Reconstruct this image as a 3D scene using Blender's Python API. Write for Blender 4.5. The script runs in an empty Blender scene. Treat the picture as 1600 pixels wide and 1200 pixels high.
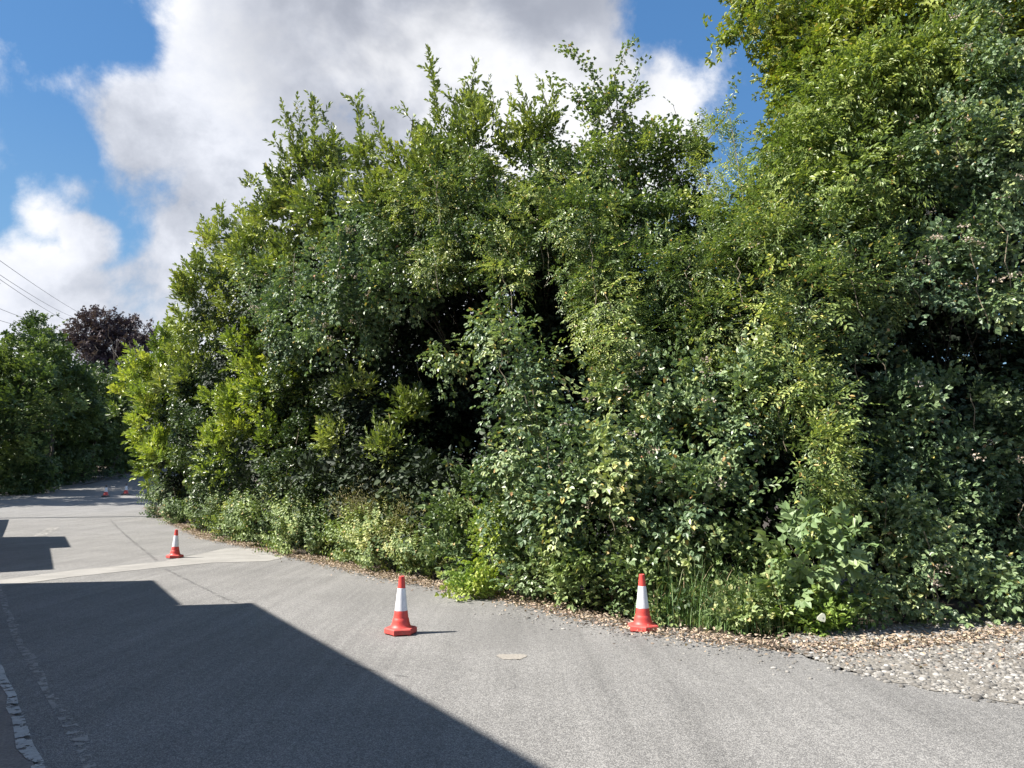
import bpy, math, random
import numpy as np
from mathutils import Vector
rad = math.radians
rng = np.random.default_rng(7)
random.seed(7)
scene = bpy.context.scene
COL = scene.collection

# ------------------------------------------------------------------ camera
F = 1109.0            # focal length in pixels of the 1600 px wide photograph
PITCH = rad(7.95)
CAMH = 2.0
cam_d = bpy.data.cameras.new('camera')
cam = bpy.data.objects.new('camera', cam_d)
COL.objects.link(cam)
cam.location = (0, 0, CAMH)
cam.rotation_euler = (rad(90) + PITCH, 0, 0)
cam_d.sensor_fit = 'HORIZONTAL'
cam_d.sensor_width = 36
cam_d.lens = 36 * F / 1600
cam_d.clip_start = 0.05
cam_d.clip_end = 3000
scene.camera = cam

# ------------------------------------------------------------------ light
SUN_EL = rad(46)
SUNH = Vector((-0.985, -0.17, 0)).normalized()      # horizontal direction towards the sun
SUND = Vector((SUNH.x * math.cos(SUN_EL), SUNH.y * math.cos(SUN_EL), math.sin(SUN_EL)))
sl = bpy.data.lights.new('sun', 'SUN')
sl.energy = 4.6
sl.angle = rad(0.5)
sl.color = (1.0, 0.95, 0.87)
so = bpy.data.objects.new('sun', sl)
COL.objects.link(so)
so.rotation_euler = (-SUND).to_track_quat('-Z', 'Y').to_euler()
so.location = (-20, -5, 30)

scene.view_settings.view_transform = 'Standard'
scene.view_settings.look = 'None'
scene.view_settings.gamma = 1.0
scene.view_settings.exposure = 1.38
scene.render.engine = 'CYCLES'
scene.cycles.max_bounces = 6
scene.cycles.transparent_max_bounces = 4


def ray(u, v):
    x = (u - 800) / F
    y = (600 - v) / F
    return Vector((x, math.cos(PITCH) - y * math.sin(PITCH), math.sin(PITCH) + y * math.cos(PITCH)))


def P(u, v, Y):
    d = ray(u, v)
    t = Y / d.y
    return Vector((d.x * t, Y, CAMH + d.z * t))


def zg(Y):
    Y = np.asarray(Y, dtype=float)
    a = np.clip(Y - 18, 0, 82)
    z = 0.0007 * a * a
    b = np.clip(Y - 100, 0, 60)
    z = z + 0.1148 * b - 0.1148 / 120 * b * b
    return z


def zgf(Y):
    return float(zg(Y))


def G(u, v):
    d = ray(u, v)
    lo, hi = 1.0, 130.0
    Y = lo
    while Y < hi:
        if CAMH + d.z / d.y * Y < zgf(Y):
            break
        Y += 0.05
    t = Y / d.y
    return (d.x * t, Y)


# world: Nishita sky with procedural cumulus
w = bpy.data.worlds.new("World")
scene.world = w
w.use_nodes = True
nt = w.node_tree
nt.nodes.clear()


class NB:
    """small node-tree builder"""
    def __init__(s, nt):
        s.nt = nt

    def n(s, t, **kw):
        nd = s.nt.nodes.new(t)
        ins = kw.pop('ins', {})
        for k, v in kw.items():
            setattr(nd, k, v)
        for k, v in ins.items():
            s.put(nd, k, v)
        return nd

    def put(s, nd, k, v):
        sock = nd.inputs[k]
        if isinstance(v, bpy.types.NodeSocket):
            s.nt.links.new(v, sock)
        elif isinstance(v, bpy.types.Node):
            s.nt.links.new(v.outputs[0], sock)
        else:
            sock.default_value = v

    def math(s, op, a, b=0.0, c=None, clamp=False):
        nd = s.n('ShaderNodeMath', operation=op, use_clamp=clamp)
        s.put(nd, 0, a)
        s.put(nd, 1, b)
        if c is not None:
            s.put(nd, 2, c)
        return nd.outputs[0]

    def smooth(s, x, a, b, lo=0.0, hi=1.0):
        nd = s.n('ShaderNodeMapRange', interpolation_type='SMOOTHSTEP')
        s.put(nd, 0, x)
        nd.inputs[1].default_value = a
        nd.inputs[2].default_value = b
        nd.inputs[3].default_value = lo
        nd.inputs[4].default_value = hi
        return nd.outputs[0]

    def mix(s, f, a, b, mode='MIX'):
        nd = s.n('ShaderNodeMix', data_type='RGBA', blend_type=mode)
        s.put(nd, 0, f)
        s.put(nd, 6, a)
        s.put(nd, 7, b)
        return nd.outputs[2]

    def noise(s, vec, scale, detail=4, rough=0.55, dist=0.0):
        nd = s.n('ShaderNodeTexNoise')
        if vec is not None:
            s.put(nd, 'Vector', vec)
        nd.inputs['Scale'].default_value = scale
        nd.inputs['Detail'].default_value = detail
        nd.inputs['Roughness'].default_value = rough
        nd.inputs['Distortion'].default_value = dist
        return nd.outputs[0]

    def ramp(s, f, stops):
        nd = s.n('ShaderNodeValToRGB')
        s.put(nd, 0, f)
        cr = nd.color_ramp
        while len(cr.elements) > 1:
            cr.elements.remove(cr.elements[-1])
        cr.elements[0].position = stops[0][0]
        cr.elements[0].color = (*stops[0][1], 1)
        for p, c in stops[1:]:
            e = cr.elements.new(p)
            e.color = (*c, 1)
        return nd.outputs[0]


b = NB(nt)
tc = b.n('ShaderNodeTexCoord')
sky = b.n('ShaderNodeTexSky', sky_type='NISHITA', sun_disc=False, sun_elevation=SUN_EL,
          sun_rotation=math.atan2(SUNH.x, SUNH.y), air_density=1.3, dust_density=0.8, ozone_density=2.5)
dirv = tc.outputs['Generated']
CL = [  # (u, v, angular radius, inner fraction, weight)
    (600, 140, 24, .12, 1.2), (800, 60, 14, .4, .7), (400, 330, 15, .1, .85), (290, 50, 9, .1, .5),
    (240, 480, 12, .3, .9), (60, 510, 8, .2, 1.0), (-120, 460, 10, .2, .9), (985, 215, 7.0, .2, .60),
    (100, 220, 7.5, .0, 1.95), (215, 200, 4, .1, .4), (600, 350, 22, .3, .8), (1070, 105, 3.6, .05, .75), (300, 620, 20, .4, 1.0), (60, 640, 18, .4, .8), (40, 400, 5, .3, .45), (1020, 330, 10, .3, .6), (150, 240, 4, .1, .45), (930, 0, 8, .2, .4), (145, 372, 2.2, .1, 1.3), (80, 305, 3.2, .1, 1.2),
    (10, 130, 17, .2, -1.4), (190, 290, 7, .2, -.55), (140, 350, 7.5, .3, -.9), (1180, 110, 12, .5, -.6), (1010, 70, 6, .4, -.5),
    (200, 95, 3.2, .3, -.35), (20, 300, 9, .3, -.9),
]
acc = None
for (u, v, r, inn, wt) in CL:
    d = ray(u, v).normalized()
    dp = b.n('ShaderNodeVectorMath', operation='DOT_PRODUCT')
    b.put(dp, 0, dirv)
    dp.inputs[1].default_value = d
    sm = b.smooth(dp.outputs['Value'], math.cos(rad(r)), math.cos(rad(r * inn)), 0, wt)
    acc = sm if acc is None else b.math('ADD', acc, sm)
# clouds over the rest of the sky, away from the camera view
dz = b.n('ShaderNodeSeparateXYZ')
b.put(dz, 0, dirv)
back = b.smooth(dz.outputs['Y'], 0.5, -0.1, 0, 0.42)
acc = b.math('ADD', acc, back)
n1 = b.noise(dirv, 5.0, 12, 0.62, 0.12)
n2 = b.noise(dirv, 3.6, 7, 0.52, 0.25)
acc = b.math('MINIMUM', b.math('MAXIMUM', b.math('MULTIPLY', acc, .5), -.16), .85)
dens = b.math('ADD', acc, b.math('MULTIPLY', b.math('SUBTRACT', n1, 0.5), 2.5))
mask = b.smooth(dens, 0.10, 0.62)
shade = b.math('ADD', b.math('MULTIPLY', n2, 0.55), b.math('MULTIPLY', n1, 0.45))
ccol = b.ramp(shade, [(0.37, (.46, .49, .56)), (0.43, (.62, .65, .72)), (0.485, (.82, .845, .91)), (0.55, (.98, .985, 1.0))])
dd = b.n('ShaderNodeVectorMath', operation='DOT_PRODUCT')
b.put(dd, 0, dirv)
dd.inputs[1].default_value = ray(690, 10).normalized()
dk = b.smooth(dd.outputs['Value'], math.cos(rad(19)), math.cos(rad(3)), 0, .95)
dk = b.math('MULTIPLY', dk, b.smooth(n2, .62, .42))
ccol = b.mix(dk, ccol, (.36, .385, .45, 1))
skyc = b.mix(1.0, sky.outputs[0], (0.037, 0.050, 0.058, 1), 'MULTIPLY')
grad = b.ramp(dz.outputs['Z'], [(0.0, (.17, .24, .30)), (.2, (.080, .155, .245)), (.45, (.036, .098, .215)), (.8, (.022, .068, .17))])
skyc = b.mix(.72, skyc, grad)
cl = b.mix(1.0, ccol, (0.37, 0.372, 0.378, 1), 'MULTIPLY')
fin = b.mix(mask, skyc, cl)
bg = b.n('ShaderNodeBackground')
b.put(bg, 0, fin)
bg.inputs[1].default_value = 1.1
out = b.n('ShaderNodeOutputWorld')
nt.links.new(bg.outputs[0], out.inputs[0])


# ------------------------------------------------------------------ helpers
def tag(o, label=None, cat=None, group=None, kind=None):
    if label: o['label'] = label
    if cat: o['category'] = cat
    if group: o['group'] = group
    if kind: o['kind'] = kind
    return o


def empty(name, loc, rz=0):
    o = bpy.data.objects.new(name, None)
    o.empty_display_size = 0.2
    o.location = loc
    o.rotation_euler = (0, 0, rz)
    COL.objects.link(o)
    return o


def mesh_np(name, V, loops, starts, mat, parent=None, face_attr=None, smooth=False, mats=None, matidx=None):
    """V (n,3) world coords; if parent is given coords are made relative to it"""
    V = np.asarray(V, dtype=np.float32)
    if parent is not None:
        V = V - np.array(parent.location, dtype=np.float32)
    me = bpy.data.meshes.new(name)
    me.vertices.add(len(V))
    me.vertices.foreach_set('co', V.ravel())
    loops = np.asarray(loops, dtype=np.int32)
    starts = np.asarray(starts, dtype=np.int32)
    me.loops.add(len(loops))
    me.loops.foreach_set('vertex_index', loops)
    me.polygons.add(len(starts))
    me.polygons.foreach_set('loop_start', starts)
    if matidx is not None:
        me.polygons.foreach_set('material_index', np.asarray(matidx, dtype=np.int32))
    me.polygons.foreach_set('use_smooth', np.full(len(starts), bool(smooth)))
    if face_attr is not None:
        for k, a in face_attr.items():
            at = me.attributes.new(k, 'FLOAT', 'FACE')
            at.data.foreach_set('value', np.asarray(a, dtype=np.float32))
    me.update(calc_edges=True)
    for m in (mats or [mat]):
        me.materials.append(m)
    o = bpy.data.objects.new(name, me)
    COL.objects.link(o)
    if parent is not None:
        o.parent = parent
    return o


class MB:
    """collects simple shapes, built as one mesh"""
    def __init__(s):
        s.v = []; s.f = []

    def add(s, vs, fs):
        o = len(s.v)
        s.v += [tuple(map(float, p)) for p in vs]
        s.f += [tuple(i + o for i in f) for f in fs]

    def box(s, c, d, ax=(1, 0), taper=1.0):
        """centre, half sizes, horizontal x axis direction"""
        ax = Vector((ax[0], ax[1], 0)).normalized()
        ay = Vector((-ax.y, ax.x, 0))
        c = Vector(c)
        vs = []
        for sz, k in ((-1, 1), (1, taper)):
            for sx, sy in ((-1, -1), (1, -1), (1, 1), (-1, 1)):
                vs.append(c + ax * sx * d[0] * k + ay * sy * d[1] * k + Vector((0, 0, sz * d[2])))
        s.add(vs, [(3, 2, 1, 0), (4, 5, 6, 7), (0, 1, 5, 4), (1, 2, 6, 5), (2, 3, 7, 6), (3, 0, 4, 7)])

    def tube(s, pts, rs, n=7):
        pts = [Vector(p) for p in pts]
        ring = []
        k = len(pts)
        vs = []
        for i, p in enumerate(pts):
            t = (pts[min(i + 1, k - 1)] - pts[max(i - 1, 0)])
            if t.length < 1e-9: t = Vector((0, 0, 1))
            t.normalize()
            a = t.cross(Vector((0.31, 0.95, 0.05)))
            if a.length < 1e-3: a = t.cross(Vector((1, 0, 0)))
            a.normalize()
            bb = t.cross(a)
            for j in range(n):
                an = 2 * math.pi * j / n
                vs.append(p + (a * math.cos(an) + bb * math.sin(an)) * rs[i])
        fs = []
        for i in range(k - 1):
            for j in range(n):
                fs.append((i * n + j, i * n + (j + 1) % n, (i + 1) * n + (j + 1) % n, (i + 1) * n + j))
        fs.append(tuple(range(n))[::-1])
        fs.append(tuple((k - 1) * n + j for j in range(n)))
        s.add(vs, fs)

    def rings(s, rings, cap0=True, cap1=True):
        n = len(rings[0])
        vs = [p for r in rings for p in r]
        fs = []
        for i in range(len(rings) - 1):
            for j in range(n):
                fs.append((i * n + j, i * n + (j + 1) % n, (i + 1) * n + (j + 1) % n, (i + 1) * n + j))
        if cap0: fs.append(tuple(range(n))[::-1])
        if cap1: fs.append(tuple((len(rings) - 1) * n + j for j in range(n)))
        s.add(vs, fs)

    def build(s, name, mat, parent=None, smooth=False, world=True):
        V = np.array(s.v, dtype=np.float32)
        loops = [i for f in s.f for i in f]
        starts = np.cumsum([0] + [len(f) for f in s.f[:-1]])
        if parent is not None and not world:
            V = V + np.array(parent.location, dtype=np.float32)
        return mesh_np(name, V, loops, starts, mat, parent, smooth=smooth)


# ------------------------------------------------------------------ materials
def mat(name):
    m = bpy.data.materials.new(name)
    m.use_nodes = True
    m.node_tree.nodes.clear()
    return m, NB(m.node_tree)


def out_bsdf(b, bs, disp=None):
    o = b.n('ShaderNodeOutputMaterial')
    b.nt.links.new(bs, o.inputs[0])


def leaf_mat(name, stops, rough=0.42, trans=0.28, spec=0.5):
    trans *= .65
    rough = max(rough, .42)
    m, b = mat(name)
    if name == 'hedgerow_leaf':
        stops = [(p, (c[0] * 1.9, c[1] * 1.75, c[2] * 1.5)) for p, c in stops]
    if name not in ('inner_leaf_painted_shade', 'hedgerow_leaf', 'dried_flower', 'fallen_leaf', 'flint_stone', 'copper_beech_leaf'):
        stops = [(p, (min(.6, c[0] * 1.72), min(.64, c[1] * 1.52), c[2] * 1.5)) for p, c in stops]
    at = b.n('ShaderNodeAttribute', attribute_name='tint')
    geo = b.n('ShaderNodeNewGeometry')
    col = b.ramp(at.outputs['Fac'], stops)
    # pale underside
    under = b.mix(1.0, col, (1.15, 1.12, 1.25, 1), 'MULTIPLY')
    c = b.mix(geo.outputs['Backfacing'], col, under)
    pr = b.n('ShaderNodeBsdfPrincipled')
    b.put(pr, 'Base Color', c)
    pr.inputs['Roughness'].default_value = rough
    pr.inputs['Specular IOR Level'].default_value = spec
    tr = b.n('ShaderNodeBsdfTranslucent')
    tcol = b.mix(1.0, col, (1.5, 1.6, .6, 1), 'MULTIPLY')
    b.put(tr, 'Color', tcol)
    mx = b.n('ShaderNodeMixShader')
    mx.inputs[0].default_value = trans
    b.nt.links.new(pr.outputs[0], mx.inputs[1])
    b.nt.links.new(tr.outputs[0], mx.inputs[2])
    out_bsdf(b, mx.outputs[0])
    return m


def plain(name, c1, c2, scale=8, rough=0.7, bump=0.2, detail=6, spec=0.4):
    m, b = mat(name)
    tc = b.n('ShaderNodeTexCoord')
    n = b.noise(tc.outputs['Object'], scale, detail, 0.6)
    f = b.smooth(n, 0.35, 0.65)
    col = b.mix(f, (*c1, 1), (*c2, 1))
    pr = b.n('ShaderNodeBsdfPrincipled')
    b.put(pr, 'Base Color', col)
    pr.inputs['Roughness'].default_value = rough
    pr.inputs['Specular IOR Level'].default_value = spec
    if bump:
        bp = b.n('ShaderNodeBump')
        bp.inputs['Strength'].default_value = bump
        bp.inputs['Distance'].default_value = 0.02
        b.put(bp, 'Height', n)
        b.put(pr, 'Normal', bp)
    out_bsdf(b, pr.outputs[0])
    return m


ML = {
    'laurel': leaf_mat('laurel_leaf', [(0, (.03, .055, .02)), (.4, (.07, .11, .028)), (.75, (.14, .19, .045)), (.93, (.20, .25, .065)), (1, (.26, .24, .07))], .34, .25, .55),
    'yellow': leaf_mat('bright_laurel_leaf', [(0, (.04, .07, .02)), (.35, (.10, .155, .03)), (.7, (.18, .245, .045)), (1, (.28, .32, .07))], .36, .34, .5),
    'bramble': leaf_mat('bramble_leaf', [(0, (.028, .055, .028)), (.4, (.065, .115, .055)), (.75, (.135, .20, .09)), (.92, (.23, .29, .12)), (.96, (.34, .31, .09)), (1, (.24, .14, .08))], .42, .24, .5),
    'rose': leaf_mat('rose_leaf', [(0, (.032, .062, .026)), (.4, (.09, .145, .045)), (.75, (.18, .24, .068)), (.9, (.26, .32, .10)), (.97, (.40, .37, .11)), (1, (.28, .17, .08))], .42, .28, .5),
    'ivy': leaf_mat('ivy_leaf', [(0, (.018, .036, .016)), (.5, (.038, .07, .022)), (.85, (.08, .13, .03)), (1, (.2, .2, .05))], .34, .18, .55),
    'climber': leaf_mat('climber_leaf', [(0, (.035, .065, .02)), (.4, (.092, .145, .036)), (.75, (.17, .225, .058)), (1, (.26, .31, .08))], .42, .32, .4),
    'maple': leaf_mat('maple_leaf', [(0, (.03, .06, .015)), (.4, (.095, .14, .025)), (.75, (.185, .23, .04)), (.93, (.24, .25, .05)), (1, (.36, .27, .06))], .45, .34, .4),
    'weed': leaf_mat('verge_leaf', [(0, (.03, .06, .026)), (.4, (.08, .13, .048)), (.75, (.16, .225, .085)), (.93, (.27, .30, .13)), (1, (.34, .26, .14))], .5, .26, .4),
    'dry': leaf_mat('dry_weed', [(0, (.07, .075, .035)), (.4, (.12, .13, .06)), (.7, (.16, .19, .08)), (1, (.26, .22, .14))], .6, .25, .3),
    'far': leaf_mat('hedgerow_leaf', [(0, (.02, .038, .017)), (.5, (.045, .075, .028)), (1, (.11, .15, .05))], .45, .28, .4),
    'dim': leaf_mat('inner_leaf_painted_shade', [(0, (.014, .022, .012)), (.6, (.032, .052, .022)), (1, (.07, .10, .035))], .6, .1, .3),  # darkened ivy leaf, the shade of the hollows is put into its colour
    'beech': leaf_mat('copper_beech_leaf', [(0, (.04, .027, .036)), (.6, (.085, .056, .07)), (1, (.15, .11, .125))], .5, .2, .4),
    'bigleaf': leaf_mat('broad_bramble_leaf', [(0, (.055, .10, .04)), (.6, (.10, .165, .07)), (1, (.16, .225, .10))], .5, .24, .35),
    'fern': leaf_mat('fresh_green_leaf', [(0, (.07, .13, .03)), (.6, (.13, .21, .045)), (1, (.24, .30, .07))], .45, .32, .4),
}
M_BARK = plain('bark', (.035, .028, .02), (.075, .06, .045), 12, .85, .5)
M_TWIG = plain('pale_twig', (.20, .16, .11), (.30, .25, .18), 20, .8, .3)
M_FLOWER = leaf_mat('dried_flower', [(0, (.30, .24, .17)), (.5, (.42, .35, .27)), (1, (.58, .52, .44))], .8, .15, .2)
M_LITTER = leaf_mat('fallen_leaf', [(0, (.075, .055, .038)), (.3, (.22, .165, .115)), (.7, (.38, .295, .205)), (1, (.58, .49, .37))], .65, .1, .3)
M_GRASS = leaf_mat('grass_blade', [(0, (.03, .065, .022)), (.45, (.06, .125, .038)), (.75, (.11, .185, .06)), (1, (.30, .26, .15))], .45, .25, .4)
M_STONE = leaf_mat('flint_stone', [(0, (.10, .094, .086)), (.4, (.23, .218, .20)), (.75, (.37, .355, .33)), (1, (.56, .55, .52))], .75, .0, .3)


def asphalt_mat():
    m, b = mat('asphalt')
    tc = b.n('ShaderNodeTexCoord')
    o = tc.outputs['Object']
    fine = b.n('ShaderNodeTexVoronoi', feature='F1')
    b.put(fine, 'Vector', o)
    fine.inputs['Scale'].default_value = 105
    sep = b.n('ShaderNodeSeparateColor')
    b.put(sep, 0, fine.outputs['Color'])
    chip = b.smooth(sep.outputs[0], 0.0, 1.0)
    gap = b.smooth(fine.outputs['Distance'], 0.35, 0.75)
    med = b.noise(o, 14, 5, .7)
    big = b.noise(o, 0.55, 5, .6, .4)
    mp = b.n('ShaderNodeMapping')
    b.put(mp, 'Vector', o)
    mp.inputs['Rotation'].default_value = (0, 0, rad(-35))
    mp.inputs['Scale'].default_value = (1.4, .09, 1)
    streak = b.noise(mp.outputs[0], 1.6, 4, .6, .3)
    base = b.ramp(chip, [(0, (.155, .151, .147)), (.3, (.22, .213, .203)), (.7, (.265, .256, .243)), (1, (.335, .325, .308))])
    base = b.mix(b.math('MULTIPLY', gap, .62), base, (.075, .073, .072, 1))
    f = b.math('ADD', b.smooth(streak, .3, .7, .90, 1.07), b.smooth(big, .3, .7, -.09, .07))
    f = b.math('ADD', f, b.smooth(med, .3, .7, -.10, .10))
    mp2 = b.n('ShaderNodeMapping')
    b.put(mp2, 'Vector', o)
    mp2.inputs['Rotation'].default_value = (0, 0, rad(-36))
    mp2.inputs['Scale'].default_value = (6.5, .16, 1)
    f = b.math('ADD', f, b.smooth(b.noise(mp2.outputs[0], 1.1, 5, .6, .5), .35, .65, -.055, .03))
    blot = b.noise(o, 1.9, 7, .7, 1.2)
    f = b.math('SUBTRACT', f, b.smooth(blot, .62, .72, 0, .16))
    cmb = b.n('ShaderNodeCombineColor')
    for i in range(3): b.put(cmb, i, f)
    col = b.mix(1.0, base, cmb.outputs[0], 'MULTIPLY')
    pr = b.n('ShaderNodeBsdfPrincipled')
    b.put(pr, 'Base Color', col)
    pr.inputs['Roughness'].default_value = .82
    pr.inputs['Specular IOR Level'].default_value = .35
    bp = b.n('ShaderNodeBump')
    bp.inputs['Strength'].default_value = .4
    bp.inputs['Distance'].default_value = .006
    h = b.math('ADD', b.math('MULTIPLY', gap, -1.0), b.math('MULTIPLY', chip, .4))
    b.put(bp, 'Height', h)
    b.put(pr, 'Normal', bp)
    out_bsdf(b, pr.outputs[0])
    return m


def patch_mat(name, c1, c2, scale=30, holes=None):
    m, b = mat(name)
    tc = b.n('ShaderNodeTexCoord')
    o = tc.outputs['Object']
    n = b.noise(o, scale, 6, .75)
    n2 = b.noise(o, 1.3, 4, .6)
    col = b.mix(b.smooth(n, .3, .7), (*c1, 1), (*c2, 1))
    k = b.smooth(n2, .3, .7, .85, 1.1)
    cmb = b.n('ShaderNodeCombineColor')
    for i in range(3): b.put(cmb, i, k)
    col = b.mix(1.0, col, cmb.outputs[0], 'MULTIPLY')
    pr = b.n('ShaderNodeBsdfPrincipled')
    b.put(pr, 'Base Color', col)
    pr.inputs['Roughness'].default_value = .85
    bp = b.n('ShaderNodeBump')
    bp.inputs['Strength'].default_value = .4
    bp.inputs['Distance'].default_value = .005
    b.put(bp, 'Height', n)
    b.put(pr, 'Normal', bp)
    sh = pr.outputs[0]
    if holes:                      # worn-through paint
        tr = b.n('ShaderNodeBsdfTransparent')
        nh = b.noise(o, holes[0], 6, .7)
        mx = b.n('ShaderNodeMixShader')
        b.put(mx, 0, b.smooth(nh, holes[1], holes[1] + .04))
        b.nt.links.new(tr.outputs[0], mx.inputs[1])
        b.nt.links.new(sh, mx.inputs[2])
        sh = mx.outputs[0]
    out_bsdf(b, sh)
    return m


M_ASPH = asphalt_mat()
M_DIRT = patch_mat('verge_soil', (.03, .023, .016), (.075, .056, .038), 9)
M_GRAVELBED = patch_mat('gravel_bed', (.11, .10, .086), (.25, .23, .20), 60)
M_PAVE = patch_mat('footway_tarmac', (.13, .115, .105), (.26, .235, .215), 50)
M_CONC = patch_mat('concrete_patch', (.225, .215, .20), (.305, .292, .27), 40)
M_TAN = patch_mat('tan_patch', (.22, .20, .175), (.34, .31, .27), 45)
M_PAINT = patch_mat('worn_white_paint', (.34, .34, .33), (.50, .50, .48), 24, holes=(6, .45))
M_DUST = patch_mat('pale_dust', (.26, .25, .235), (.36, .345, .32), 20, holes=(9, .475))
M_TAR = patch_mat('tar_mark', (.11, .108, .105), (.16, .155, .15), 20, holes=(5, .49))
M_KERB = patch_mat('kerb_stone', (.22, .21, .195), (.34, .325, .30), 20)
M_BRICK = plain('brick', (.30, .13, .085), (.40, .19, .13), 6, .85, .2)
M_TILE = plain('roof_tile', (.16, .08, .06), (.24, .13, .10), 5, .85, .3)
M_GLASS = plain('window_glass', (.03, .035, .04), (.04, .045, .05), 2, .1, 0, spec=.6)
M_WHITE = plain('white_paint', (.72, .72, .70), (.8, .8, .78), 3, .5, 0)
M_WIRE = plain('black_wire', (.015, .015, .015), (.03, .03, .03), 5, .6, 0)
def cone_mat(name, c1, c2, dirt, amt, rough):
    m, b = mat(name)
    tc = b.n('ShaderNodeTexCoord')
    o = tc.outputs['Object']
    col = b.mix(b.smooth(b.noise(o, 9, 5, .6), .35, .65), (*c1, 1), (*c2, 1))
    g = b.smooth(b.noise(o, 16, 8, .72, .6), .52, .68, 0, amt)
    sc = b.smooth(b.noise(o, 70, 3, .7, 2.0), .60, .66, 0, amt)
    col = b.mix(b.math('MAXIMUM', g, sc), col, (*dirt, 1))
    pr = b.n('ShaderNodeBsdfPrincipled')
    b.put(pr, 'Base Color', col)
    pr.inputs['Roughness'].default_value = rough
    bp = b.n('ShaderNodeBump')
    bp.inputs['Strength'].default_value = .25
    bp.inputs['Distance'].default_value = .004
    b.put(bp, 'Height', b.noise(o, 30, 6, .7))
    b.put(pr, 'Normal', bp)
    out_bsdf(b, pr.outputs[0])
    return m


M_CONE = cone_mat('orange_plastic', (.52, .052, .043), (.62, .072, .058), (.26, .065, .05), .45, .5)
M_CONEB = cone_mat('orange_rubber', (.47, .062, .052), (.56, .085, .07), (.24, .10, .08), .6, .7)
M_RUBBER = cone_mat('black_rubber', (.045, .035, .035), (.07, .05, .05), (.12, .10, .09), .5, .7)
M_SLEEVE = cone_mat('white_reflective_sleeve', (.66, .67, .71), (.76, .77, .80), (.42, .41, .42), .5, .5)
M_WING = plain('butterfly_wing', (.80, .82, .62), (.86, .88, .70), 20, .6, 0)
M_BLACK = plain('dark_spot', (.02, .02, .02), (.03, .03, .03), 20, .6, 0)


# ------------------------------------------------------------------ ground, road
def grid_sheet(name, xs, ys, m, dz=0.0):
    X, Y = np.meshgrid(xs, ys)
    Z = zg(Y) + dz
    V = np.stack([X, Y, Z], -1).reshape(-1, 3)
    nx, ny = len(xs), len(ys)
    i = np.arange(ny - 1)[:, None] * nx + np.arange(nx - 1)[None, :]
    q = np.stack([i, i + 1, i + nx + 1, i + nx], -1).reshape(-1, 4)
    return mesh_np(name, V, q.ravel(), np.arange(len(q)) * 4, m)


xs = np.concatenate([np.linspace(-600, -80, 14), np.linspace(-70, 60, 40), np.linspace(80, 600, 14)])
ys = np.concatenate([np.linspace(-200, 10, 20), np.arange(12, 165, 1.0), np.linspace(170, 1400, 20)])
tag(grid_sheet('ground', xs, ys, M_DIRT, -0.03), kind='structure')

# right road edge (asphalt edge by the hedge), from behind the camera to the far bend
R_px = [(1600, 1100), (1450, 1075), (1320, 1046), (1200, 1012), (1080, 990), (960, 968), (860, 945), (760, 925), (640, 905),
        (480, 869), (410, 852), (330, 838), (280, 820), (240, 795), (228, 770)]
Rp = [(30, 6.9), (14, 7.0)] + [G(*p) for p in R_px] + [(-38, 84), (-36, 100), (-30, 120)]
Lp = [(14, -20), (5, -6.4), (0.55, 0.0), (-3.36, 5.36), (-6.75, 9.5), (-10.2, 14), (-15, 20.5), (-21, 28.5), (-27, 36.5), (-35, 46), (-40.5, 56),
      (-46, 71), (-49, 90), (-47, 110), (-40, 130)]


def resample(pts, n):
    p = np.array(pts, float)
    d = np.r_[0, np.cumsum(np.linalg.norm(np.diff(p, axis=0), axis=1))]
    t = np.linspace(0, d[-1], n)
    return np.stack([np.interp(t, d, p[:, 0]), np.interp(t, d, p[:, 1])], 1)


def ribbon(name, A, B, m, dz, nx=2, kind='structure'):
    """sheet between two polylines with equal counts, draped on the ground"""
    A = np.array(A, float); B = np.array(B, float)
    t = np.linspace(0, 1, nx)[None, :, None]
    V = A[:, None, :] * (1 - t) + B[:, None, :] * t
    n = len(A)
    Z = zg(V[..., 1]) + dz
    V = np.concatenate([V, Z[..., None]], -1).reshape(-1, 3)
    i = np.arange(n - 1)[:, None] * nx + np.arange(nx - 1)[None, :]
    q = np.stack([i, i + 1, i + nx + 1, i + nx], -1).reshape(-1, 4)
    o = mesh_np(name, V, q.ravel(), np.arange(len(q)) * 4, m)
    if kind: o['kind'] = kind
    return o


def by_depth(pts, Y):
    p = np.array(pts, float)
    return np.interp(Y, p[:, 1], p[:, 0])


# far road: rows of equal Y from Y=6.9 on; near part to the right/behind is one flat sheet in front of it
Ys = np.concatenate([np.arange(6.9, 20, .1), np.arange(20, 120, .5)])
RpY = sorted([p for p in Rp if p[1] >= 6.9], key=lambda p: p[1])
Rx = by_depth(RpY, Ys) + 0.06 * np.sin(Ys * 5.3) + .05 * np.sin(Ys * 13.1)
LpS = sorted(Lp, key=lambda p: p[1])
Lx = by_depth(LpS, Ys)
Ys2 = np.concatenate([np.linspace(-20, 6.9, 30)[:-1], Ys])
Lx2 = by_depth(LpS, Ys2) - .35
Rx2 = np.concatenate([np.full(29, 30.0), Rx])
Rx2[29] = 30.0
ribbon('road', np.stack([Lx2, Ys2], 1), np.stack([Rx2, Ys2], 1), M_ASPH, 0.0, 24)

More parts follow.
